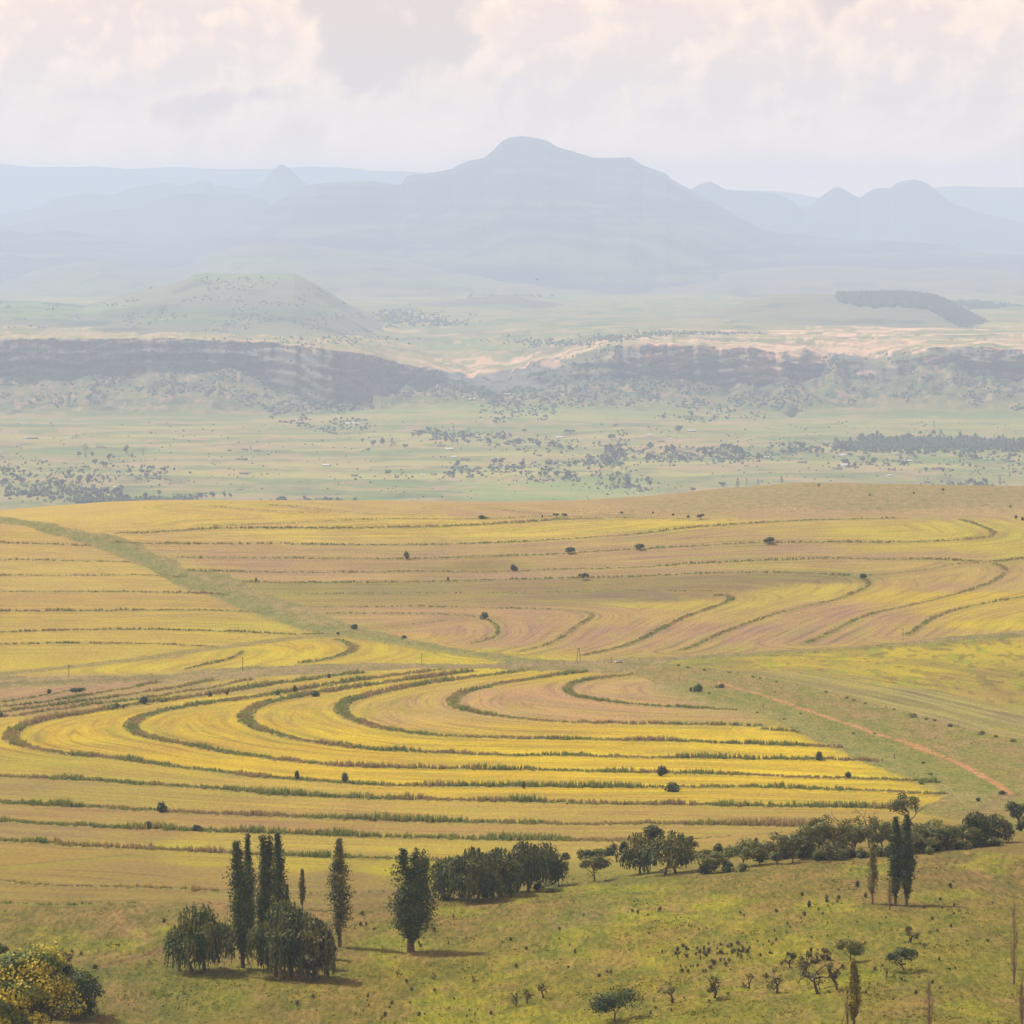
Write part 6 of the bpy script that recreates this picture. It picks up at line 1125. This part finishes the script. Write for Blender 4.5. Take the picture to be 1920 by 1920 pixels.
E = [(0, 1), (1, 2), (2, 3), (3, 4), (4, 5), (2, 6), (6, 7), (7, 8), (2, 9), (9, 10), (10, 11), (0, 12), (12, 13), (13, 14), (14, 15), (0, 16), (16, 17), (17, 18), (18, 19), (8, 20), (11, 21)]
Rr = [.15, .14, .13, .055, .09, .095, .065, .05, .035, .065, .05, .035, .10, .075, .05, .04, .10, .075, .05, .04, .04, .04]
o = skinned('body', V, E, Rr, M_skin, e)
V2 = [(0, 0, .10), (-.02, 0, .34), (-.05, 0, .53), (-.03, .20, .52), (-.12, .27, .30), (-.28, .215, .265), (-.03, -.20, .52), (-.12, -.27, .30), (-.28, -.215, .265)]
skinned('jacket', V2, [(0, 1), (1, 2), (2, 3), (3, 4), (4, 5), (2, 6), (6, 7), (7, 8)], [.18, .165, .14, .085, .07, .055, .085, .07, .055], M_cloth, e)
V3_ = [(0, 0, .08), (-.02, .11, .10), (-.42, .14, .34), (-.75, .15, .06), (-.02, -.11, .10), (-.44, -.14, .22), (-.84, -.15, .05)]
skinned('trousers', V3_, [(0, 1), (1, 2), (2, 3), (0, 4), (4, 5), (5, 6)], [.16, .13, .095, .068, .13, .095, .068], M_trous, e)
hv_ = leaves(V3(-.115, 0, .83) + rng.normal(size=(60, 3)) * [.05, .05, .04] * 1.2, np.full(60, .035), np.tile(V3(.02, .017, .015), (60, 1)), .5); obj('hair', mesh('hair', *hv_), M_leaf, e)
# birds
M_bird = mat_plain('dark_feathers', (.03, .028, .026), .8, .2, 6.0)
def bird(px, py, D, roll, span, label):
    e = empty('bird', ((px - 960) / F * D, D, -(py - YH) / F * D)); e.rotation_euler = (0, roll, .3); tag(e, label, 'bird', 'birds gliding over the valley')
    s = span / 2; o = skinned('body', [(0, -.02 * s, 0), (0, .32 * s, 0), (0, .48 * s, .02), (0, -.40 * s, 0)], [(0, 1), (1, 2), (0, 3)], [.12 * s, .09 * s, .05 * s, .035 * s], M_bird, e, 1)
    for q in (-1, 1):
        w = np.array([(q * .05, .18, 0), (q * .45, .26, .05), (q * 1.0, .02, .02), (q * .8, -.08, .03), (q * .4, -.14, .04), (q * .05, -.14, 0)]) * s; w2 = w + [0, 0, .035 * s]; v = np.concatenate([w, w2])
        me_ = bpy.data.meshes.new('wing'); me_.from_pydata(v.tolist(), [], [(0, 1, 2, 3, 4, 5), (11, 10, 9, 8, 7, 6)] + [(i, (i + 1) % 6, 6 + (i + 1) % 6, 6 + i) for i in range(6)]); obj('wing', me_, M_bird, e)
    tl = np.array([(-.05, -.3, 0), (.05, -.3, 0), (.16, -.62, 0), (-.16, -.62, 0)]) * s; v = np.concatenate([tl, tl + [0, 0, .03 * s]]); obj('tail', mesh('tail', v, [(0, 1, 2, 3), (7, 6, 5, 4), (0, 4, 5, 1), (1, 5, 6, 2), (2, 6, 7, 3), (3, 7, 4, 0)]), M_bird, e)
bird(1007, 524, 900, .55, 1.05, 'dark bird gliding with tilted wings in front of the mountain foot'); bird(598, 255, 1100, .1, .5, 'tiny bird high in the pale sky left of the summit')
